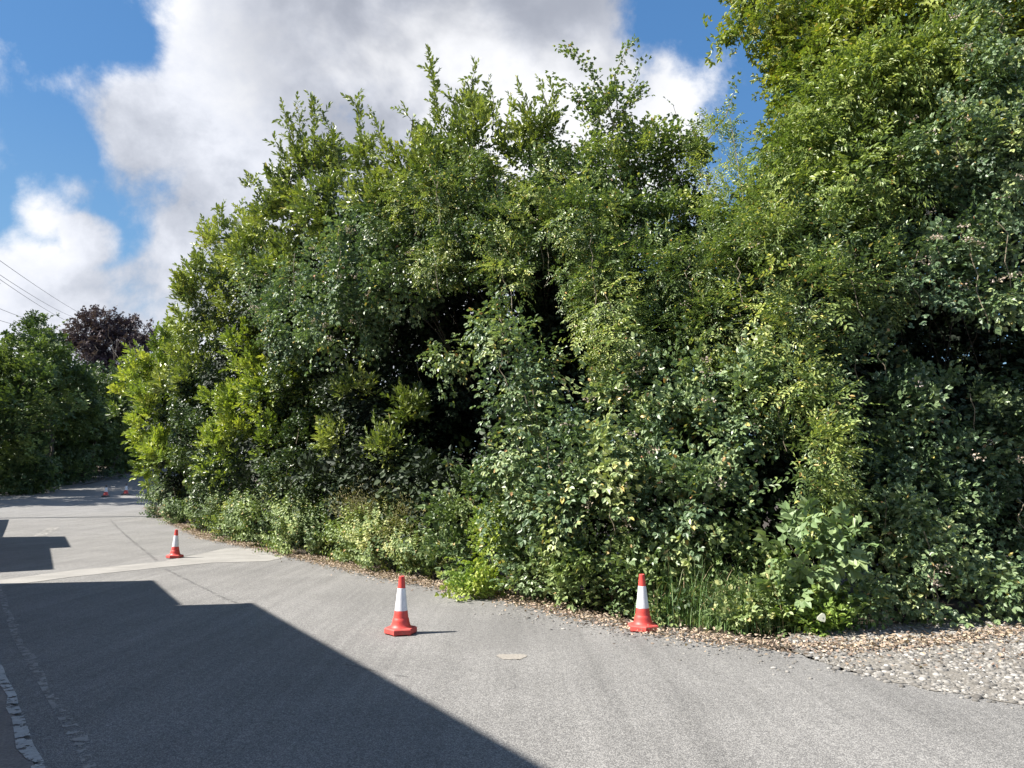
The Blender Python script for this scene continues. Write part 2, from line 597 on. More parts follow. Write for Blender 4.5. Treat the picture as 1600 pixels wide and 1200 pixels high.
# footway on the left, 2 cm higher than the road behind a flush worn edge
LL = resample(Lp[1:10], 160)
dirs = np.gradient(LL, axis=0)
dirs /= np.linalg.norm(dirs, axis=1)[:, None]
NL = np.stack([-dirs[:, 1], dirs[:, 0]], 1)   # points left of travel
ribbon('footway', LL + NL * 4.2, LL + NL * 0.02, M_PAVE, 0.012, 12)
k = np.arange(len(LL))
wv = 0.02 * np.sin(k * .9) + .02 * np.sin(k * 2.3)
o = ribbon('road_edge_line', LL + NL * (0.055 + wv)[:, None], LL + NL * (-0.035 + wv * .4)[:, None], M_PAINT, 0.018, 3)
o2 = ribbon('dust_line', LL - NL * 0.26, LL - NL * (0.35 + wv)[:, None], M_DUST, 0.004, 3)


def poly_sheet(name, pts, m, dz, kind='structure', jag=0.02, sub=14):
    """closed polygon draped just above the road, edges slightly ragged"""
    P2 = []
    n = len(pts)
    for i in range(n):
        a = np.array(pts[i]); c = np.array(pts[(i + 1) % n])
        for t in np.linspace(0, 1, sub, endpoint=False):
            q = a * (1 - t) + c * t
            P2.append(q + rng.normal(0, jag, 2))
    V = [(x, y, zgf(y) + dz) for x, y in P2]
    o = mesh_np(name, V, list(range(len(V))), [0], m)
    if kind: o['kind'] = kind
    return o


def band(name, pxA, pxB, m, dz, n=60, jag=0.015):
    A = resample([G(*p) for p in pxA], n) + rng.normal(0, jag, (n, 2))
    B = resample([G(*p) for p in pxB], n) + rng.normal(0, jag, (n, 2))
    return ribbon(name, A, B, m, dz, 3)


band('concrete_trench_strip', [(-120, 914), (0, 907), (110, 892), (250, 878), (318, 865), (352, 857), (425, 855)],
     [(-120, 928), (0, 917), (110, 902), (250, 887), (330, 880), (420, 877), (462, 868)], M_CONC, 0.006)
c0 = G(800, 1028)
poly_sheet('tan_repair_spot', [(c0[0] + .17 * math.cos(a) * (1 + .25 * math.sin(3 * a)), c0[1] + .17 * math.sin(a) * (1 + .3 * math.cos(2 * a)))
                               for a in np.linspace(0, 2 * math.pi, 14)[:-1]], M_TAN, 0.005, sub=5, jag=.009)


def mark(pts, wd, m, dz, name):
    A = resample([G(*p) for p in pts], 70)
    d = np.gradient(A, axis=0); d /= np.linalg.norm(d, axis=1)[:, None]
    N = np.stack([-d[:, 1], d[:, 0]], 1)
    ww = wd * (.6 + .5 * rng.random(70))
    return ribbon(name, A + N * ww[:, None], A - N * ww[:, None], m, dz, 3)


mark([(172, 812), (195, 835), (225, 860), (245, 876)], .05, M_TAR, .004, 'tar_seam')
mark([(256, 888), (290, 905), (340, 930), (372, 944)], .035, M_TAR, .0042, 'tar_seam')
mark([(540, 1040), (600, 1052), (650, 1060)], .02, M_TAR, .0043, 'tar_seam')
mark([(60, 828), (160, 836), (260, 830)], .04, M_TAR, .0044, 'tar_seam')
mark([(60, 838), (75, 830), (85, 824)], .25, M_DUST, .0046, 'dust_line')

# gravel forecourt at right
gp = [(1215, 1008), (1260, 1026), (1330, 1050), (1450, 1078), (1600, 1104), (1900, 1150), (2300, 1180), (2300, 950), (1600, 950), (1420, 975), (1250, 985)]
GP = [G(*p) for p in gp]
poly_sheet('gravel_forecourt', GP, M_GRAVELBED, 0.006, jag=.03)


def in_poly(x, y, poly):
    p = np.array(poly)
    c = np.zeros(len(x), bool)
    j = len(p) - 1
    for i in range(len(p)):
        cond = ((p[i, 1] > y) != (p[j, 1] > y)) & (x < (p[j, 0] - p[i, 0]) * (y - p[i, 1]) / (p[j, 1] - p[i, 1] + 1e-12) + p[i, 0])
        c ^= cond
        j = i
    return c


# stones
ph = (1 + 5 ** .5) / 2
ICO = np.array([(-1, ph, 0), (1, ph, 0), (-1, -ph, 0), (1, -ph, 0), (0, -1, ph), (0, 1, ph), (0, -1, -ph), (0, 1, -ph),
                (ph, 0, -1), (ph, 0, 1), (-ph, 0, -1), (-ph, 0, 1)], float)
ICO /= np.linalg.norm(ICO[0])
ICF = np.array([(0, 11, 5), (0, 5, 1), (0, 1, 7), (0, 7, 10), (0, 10, 11), (1, 5, 9), (5, 11, 4), (11, 10, 2), (10, 7, 6), (7, 1, 8),
                (3, 9, 4), (3, 4, 2), (3, 2, 6), (3, 6, 8), (3, 8, 9), (4, 9, 5), (2, 4, 11), (6, 2, 10), (8, 6, 7), (9, 8, 1)])


def ico_sub():
    V = [tuple(v) for v in ICO]; F = []
    cache = {}
    def mid(a, c):
        k = (min(a, c), max(a, c))
        if k not in cache:
            m_ = (np.array(V[a]) + np.array(V[c])) / 2
            m_ /= np.linalg.norm(m_)
            V.append(tuple(m_)); cache[k] = len(V) - 1
        return cache[k]
    for a, c, d in ICF:
        ab, bc, ca = mid(a, c), mid(c, d), mid(d, a)
        F += [(a, ab, ca), (ab, c, bc), (ca, bc, d), (ab, bc, ca)]
    return np.array(V), np.array(F)


IV, IF = ico_sub()


def stones(name, xy, size, m, zoff=0.0, IV=IV, IF=IF):
    n = len(xy)
    V = IV[None] * (1 + rng.normal(0, .07, (n, len(IV), 1)))
    sc = size[:, None] * np.stack([1 + .4 * rng.random(n), .75 + .3 * rng.random(n), .45 + .25 * rng.random(n)], 1)
    V = V * sc[:, None, :]
    a = rng.random(n) * 6.28
    ca, sa = np.cos(a), np.sin(a)
    x = V[..., 0] * ca[:, None] - V[..., 1] * sa[:, None]
    y = V[..., 0] * sa[:, None] + V[..., 1] * ca[:, None]
    V = np.stack([x + xy[:, :1], y + xy[:, 1:], V[..., 2] + (zg(xy[:, 1]) + .25 * sc[:, 2] + zoff)[:, None]], -1).reshape(-1, 3)
    Fc = (IF[None] + (np.arange(n) * len(IV))[:, None, None]).reshape(-1, 3)
    tint = np.repeat(np.clip(rng.normal(.30, .23, n), 0, 1), len(IF))
    return mesh_np(name, V, Fc.ravel(), np.arange(len(Fc)) * 3, m, face_attr={'tint': tint}, smooth=True)


n = 52000
xy = np.stack([rng.uniform(2.0, 10, n), rng.uniform(6.6, 11.5, n)], 1)
keep = in_poly(xy[:, 0], xy[:, 1], GP)
xy = xy[keep]
edge = [G(1330, 1050), G(1450, 1078), G(1620, 1108)]
pn = np.sin(xy[:, 0] * 4.1 + 1.3 * np.sin(xy[:, 1] * 3.7)) + np.sin(xy[:, 1] * 5.3 + 1.7 * np.sin(xy[:, 0] * 2.9))
xy = xy[rng.random(len(xy)) < np.where(pn < -.9, .5, 1.0)]
sz = np.clip(rng.lognormal(math.log(.0138), .45, len(xy)), .005, .045)
tag(stones('gravel_stones', xy, sz, M_STONE, IV=ICO, IF=ICF), 'loose grey and buff flint stones spread on the ground at the right', 'gravel', kind='stuff')
# bigger stones lying at the edge of the tarmac
xs_, ys_ = [], []
E = resample([G(1300, 1046), G(1450, 1078), G(1600, 1105), G(1800, 1140)], 120)
E = E + rng.normal(0, .09, E.shape) + np.array([0, .06])
tag(stones('edge_stones', E, np.clip(rng.normal(.022, .009, len(E)), .008, .045), M_STONE), 'larger pale stones lining the tarmac edge of the gravel', 'stones', kind='stuff')
# scattered grit on the road close to the edge
n = 260
tt = resample([G(1300, 1046), G(1130, 1010), G(960, 985), G(760, 950)], n)
tt = tt + np.stack([rng.normal(0, .3, n), -np.abs(rng.normal(0, .3, n))], 1)
tag(stones('road_grit', tt, np.clip(rng.lognormal(math.log(.010), .5, n), .004, .03), M_STONE), 'small stones and grit scattered on the road edge', 'grit', kind='stuff')


# ------------------------------------------------------------------ leaves
def leaf6(L, W, fold=.16, droop=.12):
    h = W * fold
    return np.array([(0, 0, 0), (.5 * W * .9, .32 * L, h), (.5 * W * .78, .66 * L, h * .8 - droop * L * .3), (0, L, -droop * L),
                     (-.5 * W * .78, .66 * L, h * .8 - droop * L * .3), (-.5 * W * .9, .32 * L, h)])


def frame(d, up):
    d = d / np.linalg.norm(d, axis=-1, keepdims=True)
    z = up - d * (up * d).sum(-1, keepdims=True)
    z = z / (np.linalg.norm(z, axis=-1, keepdims=True) + 1e-9)
    x = np.cross(d, z)
    return x, d, z


def place(leaf, pos, d, up, s=1.0):
    x, y, z = frame(np.array(d, float), np.array(up, float))
    return np.array(pos) + s * (leaf[:, :1] * x + leaf[:, 1:2] * y + leaf[:, 2:3] * z)


R_ = lambda a=1.0: rng.normal(0, a, 3)


def sprig(kind):
    """a template sprig growing along +Y, its upper face towards +Z; returns list of 6-vertex leaves"""
    out = []
    if kind == 'laurel':       # alternate long leathery leaves pointing forward
        n = 8
        for i in range(n):
            t = i / (n - 1)
            a = i * 2.4
            side = np.array([math.cos(a), 0, math.sin(a)])
            d = side * (1.0 - .65 * t) + np.array([0, .75 + .6 * t, .0]) + R_(.12)
            out.append(place(leaf6(.135, .066, .12, .1), (0, .02 + .26 * t, 0), d, side * -.5 + np.array([0, .3, .6]) + R_(.2), .85 + .3 * rng.random()))
    elif kind == 'bramble':    # three-leaflet leaves on an arching cane
        for i in range(4):
            t = i / 3
            sd = -1 if i % 2 else 1
            base = np.array([sd * .05, .04 + .26 * t, 0.02])
            dd = np.array([sd * .8, .7, -.05]) + R_(.15)
            for k_, an in enumerate((-1.0, 0, 1.0)):
                ca, sa = math.cos(an), math.sin(an)
                d = np.array([dd[0] * ca - dd[1] * sa, dd[0] * sa + dd[1] * ca, dd[2] - .1]) + R_(.08)
                out.append(place(leaf6(.088 if k_ == 1 else .074, .058, .12, .18), base, d, np.array([0, 0, 1]) + R_(.22), .8 + .35 * rng.random()))
    elif kind == 'rose':       # pinnate leaves with 7 slim leaflets
        for j in range(3):
            sd = (-1, 1, 0)[j]
            ax = np.array([sd * .75, .65 + (.3 if sd == 0 else 0), -.05]) + R_(.12)
            ax /= np.linalg.norm(ax)
            b0 = np.array([0, .04 + .07 * j, 0.])
            upv = np.array([0, 0, 1.]) + R_(.25)
            x, y, z = frame(ax, upv)
            for i in range(3):
                for s2 in (-1, 1):
                    p = b0 + y * (.05 + .05 * i) - z * .004 * i * i
                    out.append(place(leaf6(.058, .027, .14, .15), p, y * .75 + x * s2 + R_(.1), z + R_(.15), .85 + .3 * rng.random()))
            out.append(place(leaf6(.062, .03, .14, .2), b0 + y * .19 - z * .02, y - z * .15, z, 1))
    elif kind == 'ivy':        # dense broad small leaves
        for i in range(10):
            p = np.array([rng.normal(0, .05), .02 + .22 * rng.random(), rng.normal(0, .03)])
            out.append(place(leaf6(.060, .05, .12, .2), p, np.array([rng.normal(0, .7), .5, -.3]) + R_(.2), np.array([0, 0, 1]) + R_(.35), .8 + .4 * rng.random()))
    elif kind == 'climber':    # slim drooping leaves, overlapping like shingles
        for i in range(10):
            p = np.array([rng.normal(0, .06), .02 + .2 * rng.random(), rng.normal(0, .02)])
            out.append(place(leaf6(.085, .034, .15, .3), p, np.array([rng.normal(0, .5), .9, -.35]) + R_(.15), np.array([0, .1, 1]) + R_(.25), .8 + .4 * rng.random()))
    elif kind == 'maple':
        for i in range(6):
            p = np.array([rng.normal(0, .06), .02 + .24 * rng.random(), rng.normal(0, .03)])
            dd = np.array([rng.normal(0, .7), .8, -.25]) + R_(.15)
            upv = np.array([0, 0, 1]) + R_(.3)
            x, y, z = frame(dd, upv)
            out.append(place(leaf6(.085, .042), p, y, z, 1)); 
            out.append(place(leaf6(.065, .036), p, y * .5 + x, z, 1))
            out.append(place(leaf6(.065, .036), p, y * .5 - x, z, 1))
    elif kind == 'weed':       # nettle-like: opposite leaves in crossed pairs up a stem
        for i in range(6):
            for s2 in (-1, 1):
                a = i * 1.57
                side = np.array([math.cos(a) * s2, 0, math.sin(a) * s2])
                out.append(place(leaf6(.078 * (1 - .07 * i), .046, .12, .25), (0, .03 + .055 * i, 0), side + np.array([0, .55, 0]) + R_(.12), np.array([0, 1., 0]) + R_(.15), .85 + .3 * rng.random()))
    elif kind == 'dry':
        for i in range(9):
            p = np.array([rng.normal(0, .05), .03 + .28 * rng.random(), rng.normal(0, .05)])
            out.append(place(leaf6(.05, .014, .1, .1), p, np.array([0, 1., 0]) + R_(.5), R_(1), .8 + .5 * rng.random()))
    elif kind == 'bigleaf':
        for i in range(3):
            sd = (-1, 1, 0)[i]
            base = np.array([sd * .07, .08 + .10 * i, 0.02])
            dd = np.array([sd * .9, .5 + (.5 if sd == 0 else 0), -.1]) + R_(.1)
            for k_, an in enumerate((-1.1, 0, 1.1)):
                ca, sa = math.cos(an), math.sin(an)
                d = np.array([dd[0] * ca - dd[1] * sa, dd[0] * sa + dd[1] * ca, dd[2] - .1]) + R_(.08)
                out.append(place(leaf6(.19 if k_ == 1 else .15, .13, .10, .2), base, d, np.array([0, 0, 1]) + R_(.2), .85 + .3 * rng.random()))
    elif kind == 'flower':     # flat head of small bits
        for i in range(22):
            a = rng.random() * 6.28
            r = .085 * math.sqrt(rng.random())
            out.append(place(leaf6(.026, .020, .2, .1), (r * math.cos(a), .09 + rng.normal(0, .014), r * math.sin(a)), R_(1), R_(1), .8 + .6 * rng.random()))
    return np.array(out)       # (k,6,3)


TEMPL = {}


def templates(kind):
    if kind not in TEMPL:
        T = [sprig(kind) for _ in range(8)]
        TEMPL[kind] = T
    return TEMPL[kind]


def put_sprigs(kind, Pn, D, U, S, T):
    """Pn,D,U (n,3), S (n,), T tint (n,) -> leaf vertices (m,6,3), leaf tint (m,)"""
    Ts = templates(kind)
    which = rng.integers(0, len(Ts), len(Pn))
    VV, TT = [], []
    for k, tp in enumerate(Ts):
        ix = np.nonzero(which == k)[0]
        if len(ix) == 0: continue
        x, y, z = frame(D[ix], U[ix])
        M = np.stack([x, y, z], 1)                      # (n,3,3) rows are axes
        V = np.einsum('lvi,nij->nlvj', tp, M) * S[ix][:, None, None, None] + Pn[ix][:, None, None, :]
        VV.append(V.reshape(-1, 6, 3))
        t = T[ix][:, None] + rng.normal(0, .11, (len(ix), tp.shape[0]))
        TT.append(t.ravel())
    return np.concatenate(VV), np.concatenate(TT)


def leaves_mesh(name, V, T, m, parent, autumn=0.0):
    n = len(V)
    T = np.clip(T, 0, .90)
    if autumn:
        T = np.where(rng.random(n) < autumn, .93 + .07 * rng.random(n), T)
    base = np.arange(n, dtype=np.int64)[:, None] * 6
    q = np.concatenate([base + np.array([0, 1, 2, 3]), base + np.array([0, 3, 4, 5])], 1).reshape(-1, 4)
    return mesh_np(name, V.reshape(-1, 3), q.ravel(), np.arange(len(q)) * 4, m, parent, face_attr={'tint': np.repeat(T, 2)})


def unit(n):
    v = rng.normal(0, 1, (n, 3))
    return v / np.linalg.norm(v, axis=1, keepdims=True)


LEAFAREA = {k: None for k in ('laurel', 'bramble', 'rose', 'ivy', 'climber', 'maple', 'weed', 'dry', 'bigleaf')}
SPRIG_AREA = dict(laurel=.042, bramble=.034, rose=.022, ivy=.019, climber=.019, maple=.030, weed=.016, dry=.005, bigleaf=.11)


def crown_points(lobes, kind, lai=1.85, size=1.0, clump=.25, droop=0.0, upb=.45, back=.45, tint=.42, tvar=.2, inner=.22, per=13, nmin=6):
    """lobes: (centre Vector, (rx,ry,rz)); clumps of sprigs over each lobe's shell"""
    PP, DD, UU, SS, TT = [], [], [], [], []
    for c, r in lobes:
        c = np.array(c); r = np.array(r)
        area = 4 * math.pi * ((r[0] * r[1]) ** 1.6 + (r[0] * r[2]) ** 1.6 + (r[1] * r[2]) ** 1.6) ** (1 / 1.6) / 3 ** (1 / 1.6)
        ns = lai * area * .8 / (SPRIG_AREA[kind] * size * size)
        nc = max(nmin, int(ns / per))
        u = unit(int(nc * 1.7))
        pr = np.where(u[:, 1] > .15, back, 1.0)
        u = u[rng.random(len(u)) < pr][:nc]
        nc = len(u)
        ph_ = rng.random(6) * 6.28
        bump = 1 + .13 * np.sin(3.1 * u[:, 0] * 2 + ph_[0]) + .12 * np.sin(4.3 * u[:, 2] * 2 + ph_[1]) + .1 * np.sin(9 * u[:, 0] + 7 * u[:, 2] + ph_[2])
        rr = bump * (1.10 - np.abs(rng.normal(0, .2, nc)))
        # real relief: whole sprays stand out or sink back, about a metre apart
        wl = 2 * math.pi / (.85 * max(1.0, size * .8))
        q = c + u * r
        rel = (np.sin(q[:, 0] * wl + ph_[3] + 1.3 * np.sin(q[:, 2] * wl * .6)) + np.sin(q[:, 2] * wl * .9 + ph_[4] + 1.2 * np.sin(q[:, 0] * wl * .7)) + .5 * np.sin((q[:, 0] + q[:, 2]) * wl * 2.1)) / 2.5
        rr = rr * np.where(rel < -.22, .62, np.where(rel > .3, 1.14, 1.0))
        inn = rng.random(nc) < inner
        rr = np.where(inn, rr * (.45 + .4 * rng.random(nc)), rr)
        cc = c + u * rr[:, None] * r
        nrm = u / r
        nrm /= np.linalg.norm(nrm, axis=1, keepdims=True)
        ct = tint + rng.normal(0, tvar, nc) - np.where(inn, .25, 0)  # inner clumps get a darker tint, painted interior shade
        cs = clump * (.6 + .8 * rng.random(nc))
        idx = np.repeat(np.arange(nc), per)
        off = rng.normal(0, .5, (len(idx), 3)) * cs[idx][:, None]
        off -= nrm[idx] * (off * nrm[idx]).sum(1, keepdims=True) * .45
        if droop: off[:, 2] *= 1.7
        p = cc[idx] + off
        d = nrm[idx] * .8 + off / cs[idx][:, None] * .5 + np.array([0, 0, upb - 1.3 * droop]) + rng.normal(0, .35, (len(idx), 3))
        up = nrm[idx] * .55 + np.array([0, 0, .75]) + rng.normal(0, .3, (len(idx), 3))
        PP.append(p); DD.append(d); UU.append(up)
        SS.append(size * (.78 + .5 * rng.random(nc))[idx] * (.85 + .3 * rng.random(len(idx))))
        TT.append(ct[idx] + rng.normal(0, .05, len(idx)))
    return [np.concatenate(a) for a in (PP, DD, UU, SS, TT)]


def shoots_leaves(kind, shoots, size, tint):
    """upright or arching single shoots: (points, spread)"""
    PP, DD, UU, SS, TT = [], [], [], [], []
    for pts, nper in shoots:
        pts = np.array([tuple(p) for p in pts])
        d = np.r_[0, np.cumsum(np.linalg.norm(np.diff(pts, axis=0), axis=1))]
        n = max(3, int(d[-1] * nper))
        t = np.linspace(.1, 1, n) * d[-1]
        p = np.stack([np.interp(t, d, pts[:, i]) for i in range(3)], 1)
        g = np.stack([np.interp(np.minimum(t + .05, d[-1]), d, pts[:, i]) - np.interp(t - .05, d, pts[:, i]) for i in range(3)], 1)
        g /= np.linalg.norm(g, axis=1, keepdims=True)
        PP.append(p + rng.normal(0, .012, p.shape))
        DD.append(g * .8 + rng.normal(0, .42, p.shape))
        UU.append(np.array([0, 0, 1.]) + rng.normal(0, .5, p.shape))
        SS.append(size * (.75 + .4 * rng.random(n)))
        TT.append(tint + rng.normal(0, .1, n))
    return [np.concatenate(a) for a in (PP, DD, UU, SS, TT)]


def wobble(p0, p1, n=6, amp=.06, sag=0.0):
    p0, p1 = Vector(p0), Vector(p1)
    L = (p1 - p0).length
    out = []
    for i in range(n):
        t = i / (n - 1)
        k = 0 if i in (0, n - 1) else 1
        out.append(p0.lerp(p1, t) + Vector(rng.normal(0, amp * L, 3)) * k * .5 + Vector((0, 0, sag * L * 4 * t * (1 - t))))
    return out


LEAVES = 0


def shrub(name, label, cat, kind, m, lobes_px, trunk_px=None, trunk_xy=None, group=None, shoots=(), flowers=0, autumn=.012, stems=3, tr=.05,
          flower_at=None, deep=1.0, vines=0, trunk_mat=None, **kw):
    """lobes_px: (u, v, Y, ru, rv) read off the photo, each given its own distance and real depth"""
    global LEAVES
    lobes = []
    for (u, v, Y, ru, rv) in lobes_px:
        rx = ru * Y / F; rz = rv * Y / F
        ry = (rx + rz) / 2 * deep
        c = P(u, v, Y)
        c.y += ry * .55
        gz = zgf(c.y)
        if c.z - rz < gz - .05:
            c.z = max(c.z, gz + rz * .55)
        lobes.append((c, (rx, ry, rz)))
    cx = np.mean([l[0].x for l in lobes]); cy = np.mean([l[0].y for l in lobes])
    low = min(lobes, key=lambda l: l[0].z)[0]
    bx, by = (low.x * .6 + cx * .4, low.y * .6 + cy * .4 + .2)
    if trunk_px is not None:
        g = G(*trunk_px); bx, by = g
    if trunk_px is None and low.z - zgf(low.y) > 1.2: by += 4.5; bx += 1.6; tr *= .6
    if trunk_xy is not None: bx, by = trunk_xy
    root = empty(name, (bx, by, zgf(by)))
    tag(root, label, cat, group)
    tint = kw.get('tint', .42)
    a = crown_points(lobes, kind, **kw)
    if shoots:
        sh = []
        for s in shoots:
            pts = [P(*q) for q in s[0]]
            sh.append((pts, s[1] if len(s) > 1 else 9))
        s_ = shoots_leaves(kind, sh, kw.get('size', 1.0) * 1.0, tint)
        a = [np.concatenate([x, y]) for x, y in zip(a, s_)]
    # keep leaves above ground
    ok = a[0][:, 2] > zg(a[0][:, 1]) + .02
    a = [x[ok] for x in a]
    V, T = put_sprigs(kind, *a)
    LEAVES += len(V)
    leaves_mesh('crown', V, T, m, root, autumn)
    # stems and limbs
    base = Vector((bx, by, zgf(by) - .05))
    mb = MB()
    big = sorted(lobes, key=lambda l: -l[0].z)
    top = big[0][0]
    H = max(.5, top.z - base.z)
    j = base.lerp(top, .35)
    j.x = base.x * .7 + j.x * .3
    mb.tube([base, base.lerp(j, .5) + Vector(rng.normal(0, .04, 3)), j] + wobble(j, top, 5, .05)[1:], [tr, tr * .85, tr * .7, tr * .5, tr * .4, tr * .25, tr * .12], 8)
    mb.build('trunk', trunk_mat or M_BARK, root, smooth=True)
    for (c, r) in big[1:4]:
        mb = MB()
        k0 = rng.uniform(.15, .6)
        st = base.lerp(j, k0)
        pts = wobble(st, c, 6, .07, .05)
        mb.tube(pts, list(np.linspace(tr * .5, tr * .12, 6)), 6)
        for q in range(2):
            e = Vector(c) + Vector(unit(1)[0] * np.array(r) * .95)
            mb.tube(wobble(pts[3], e, 5, .07), list(np.linspace(tr * .25, tr * .06, 5)), 5)
        mb.build('branch', trunk_mat or M_BARK, root, smooth=True)
    if shoots:
        for s in shoots:
            mb = MB()
            pts = [P(*q) for q in s[0]]
            mb.tube(pts, list(np.linspace(.014, .004, len(pts))), 5)
            mb.build('shoot', M_TWIG if kind != 'laurel' else M_BARK, root)
    # bare vines hanging on the face
    for q in range(vines):
        c, r = lobes[rng.integers(len(lobes))]
        p0 = Vector(c) + Vector((rng.uniform(-.8, .8) * r[0], -r[1] * 1.02, rng.uniform(0, .7) * r[2]))
        L = rng.uniform(.5, 1.5)
        pts = [p0]
        for i in range(6):
            pts.append(pts[-1] + Vector((rng.normal(.02, .05), rng.normal(0, .04), -L / 6)))
        mb = MB()
        mb.tube(pts, [.007] * 7, 5)
        mb.build('vine_stem', M_TWIG, root)
    # dried flower heads
    for q in range(flowers):
        c, r = lobes[rng.integers(len(lobes))]
        for _ in range(20):
            uu = unit(1)[0]
            if uu[1] < -.25: break
        p = np.array(c) + uu * np.array(r) * 1.2 + np.array([0, 0, .05])
        nn = 1
        Pn = p + rng.normal(0, .05, (nn, 3))
        Vf, Tf = put_sprigs('flower', Pn, np.tile(uu * .7 + np.array([0, 0, .8]), (nn, 1)) + rng.normal(0, .2, (nn, 3)), unit(nn), np.full(nn, 1.35), np.full(nn, .5) + rng.normal(0, .15, nn))
        o = leaves_mesh('flower_head', Vf, Tf, M_FLOWER, root)
    return root


# ---- the hedge, from the far left to the right
LAUR = dict(kind='laurel', clump=.32, upb=.7)
shrub('laurel_bush', 'sunlit yellow green laurel at the far left end of the hedge beside the bend', 'shrub', m=ML['yellow'],
      lobes_px=[(236, 620, 38, 46, 60), (252, 565, 38, 40, 45), (240, 690, 38, 28, 55), (265, 700, 35, 38, 60), (215, 590, 40, 24, 35), (235, 660, 36, 36, 50)],
      size=1.7, tint=.5, tr=.12, autumn=.02, lai=2.0, shoots=[([(255, 540, 38), (262, 500, 38)],), ([(275, 530, 37), (285, 490, 37)],)], **LAUR)
shrub('laurel_bush', 'bright olive laurel behind the yellow green bush, reaching up to a stepped shoulder', 'shrub', m=ML['laurel'],
      lobes_px=[(320, 470, 31, 45, 50), (350, 400, 30, 42, 50), (300, 540, 33, 45, 50), (370, 470, 28.5, 45, 60), (305, 600, 31, 55, 55), (310, 440, 32, 30, 40), (385, 380, 27, 40, 50)],
      size=1.45, tint=.62, tr=.12, lai=2.0,
      shoots=[([(345, 370, 30), (347, 325, 30)],), ([(300, 460, 32), (288, 415, 32)],), ([(330, 380, 30), (322, 350, 30)],), ([(370, 360, 29), (375, 320, 29)],)], **LAUR)
shrub('laurel_bush', 'yellow leaved bush low in the hedge with sprays pointing left', 'shrub', m=ML['yellow'],
      lobes_px=[(385, 640, 26, 58, 60), (355, 700, 26.5, 40, 40), (425, 600, 24.5, 50, 55), (400, 545, 25, 50, 50), (430, 690, 24.5, 35, 45)],
      size=1.25, tint=.5, tr=.1, lai=2.0, **LAUR)
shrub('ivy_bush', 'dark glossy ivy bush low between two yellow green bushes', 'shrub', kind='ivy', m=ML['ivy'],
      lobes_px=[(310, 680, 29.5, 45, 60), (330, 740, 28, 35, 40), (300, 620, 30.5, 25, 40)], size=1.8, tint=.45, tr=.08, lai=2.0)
shrub('bay_laurel', 'tall olive green laurel with upright pointed shoots against the white cloud', 'shrub', m=ML['laurel'],
      lobes_px=[(435, 340, 24, 50, 55), (480, 275, 22.5, 42, 55), (520, 340, 21.5, 45, 60), (400, 400, 25.5, 40, 55), (455, 420, 23.5, 55, 55), (505, 240, 22, 28, 35), (455, 300, 23, 36, 40)],
      size=1.2, tint=.62, tr=.12, lai=1.9,
      shoots=[([(470, 270, 22.3), (455, 215, 22.3), (443, 172, 22.3)], 11), ([(490, 260, 22), (492, 200, 22), (489, 155, 22)], 13), ([(505, 250, 22), (515, 200, 22), (505, 180, 22)], 9),
              ([(455, 290, 23), (445, 250, 23), (430, 225, 23)], 9), ([(425, 330, 24), (415, 300, 24), (396, 280, 24)], 9), ([(535, 300, 21.5), (528, 240, 21.5), (520, 212, 21.5)], 9),
              ([(480, 255, 22.2), (470, 215, 22.2), (465, 165, 22.2)], 10), ([(440, 330, 24), (432, 290, 24), (421, 270, 24)], 9)], **LAUR)
shrub('bramble_bush', 'grey green bramble with pinkish dried flower heads over the left half of the hedge', 'bramble', kind='bramble', m=ML['bramble'],
      lobes_px=[(520, 440, 19.5, 70, 65), (590, 410, 18, 75, 65), (450, 490, 21.5, 60, 60), (545, 500, 18.8, 55, 42), (625, 440, 17.3, 50, 32), (590, 340, 18, 50, 45), (415, 440, 23.5, 42, 45)],
      size=1.15, tint=.5, tvar=.14, droop=.3, flowers=28, tr=.07, vines=5, autumn=.02)
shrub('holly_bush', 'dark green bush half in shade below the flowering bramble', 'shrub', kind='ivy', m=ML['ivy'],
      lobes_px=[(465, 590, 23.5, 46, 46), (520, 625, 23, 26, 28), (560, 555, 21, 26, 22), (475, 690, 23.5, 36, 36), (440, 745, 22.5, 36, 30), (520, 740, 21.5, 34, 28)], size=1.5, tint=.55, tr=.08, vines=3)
shrub('laurel_bush', 'hanging laurel sprays with paler leaves on the left rim of the dark hollow', 'shrub', m=ML['laurel'],
      lobes_px=[(615, 700, 18, 22, 16), (550, 610, 19.3, 24, 18), (528, 690, 19.8, 22, 18), (640, 640, 18.5, 10, 10)],
      size=1.15, tint=.6, tr=.03, lai=.9, inner=.1, **LAUR)
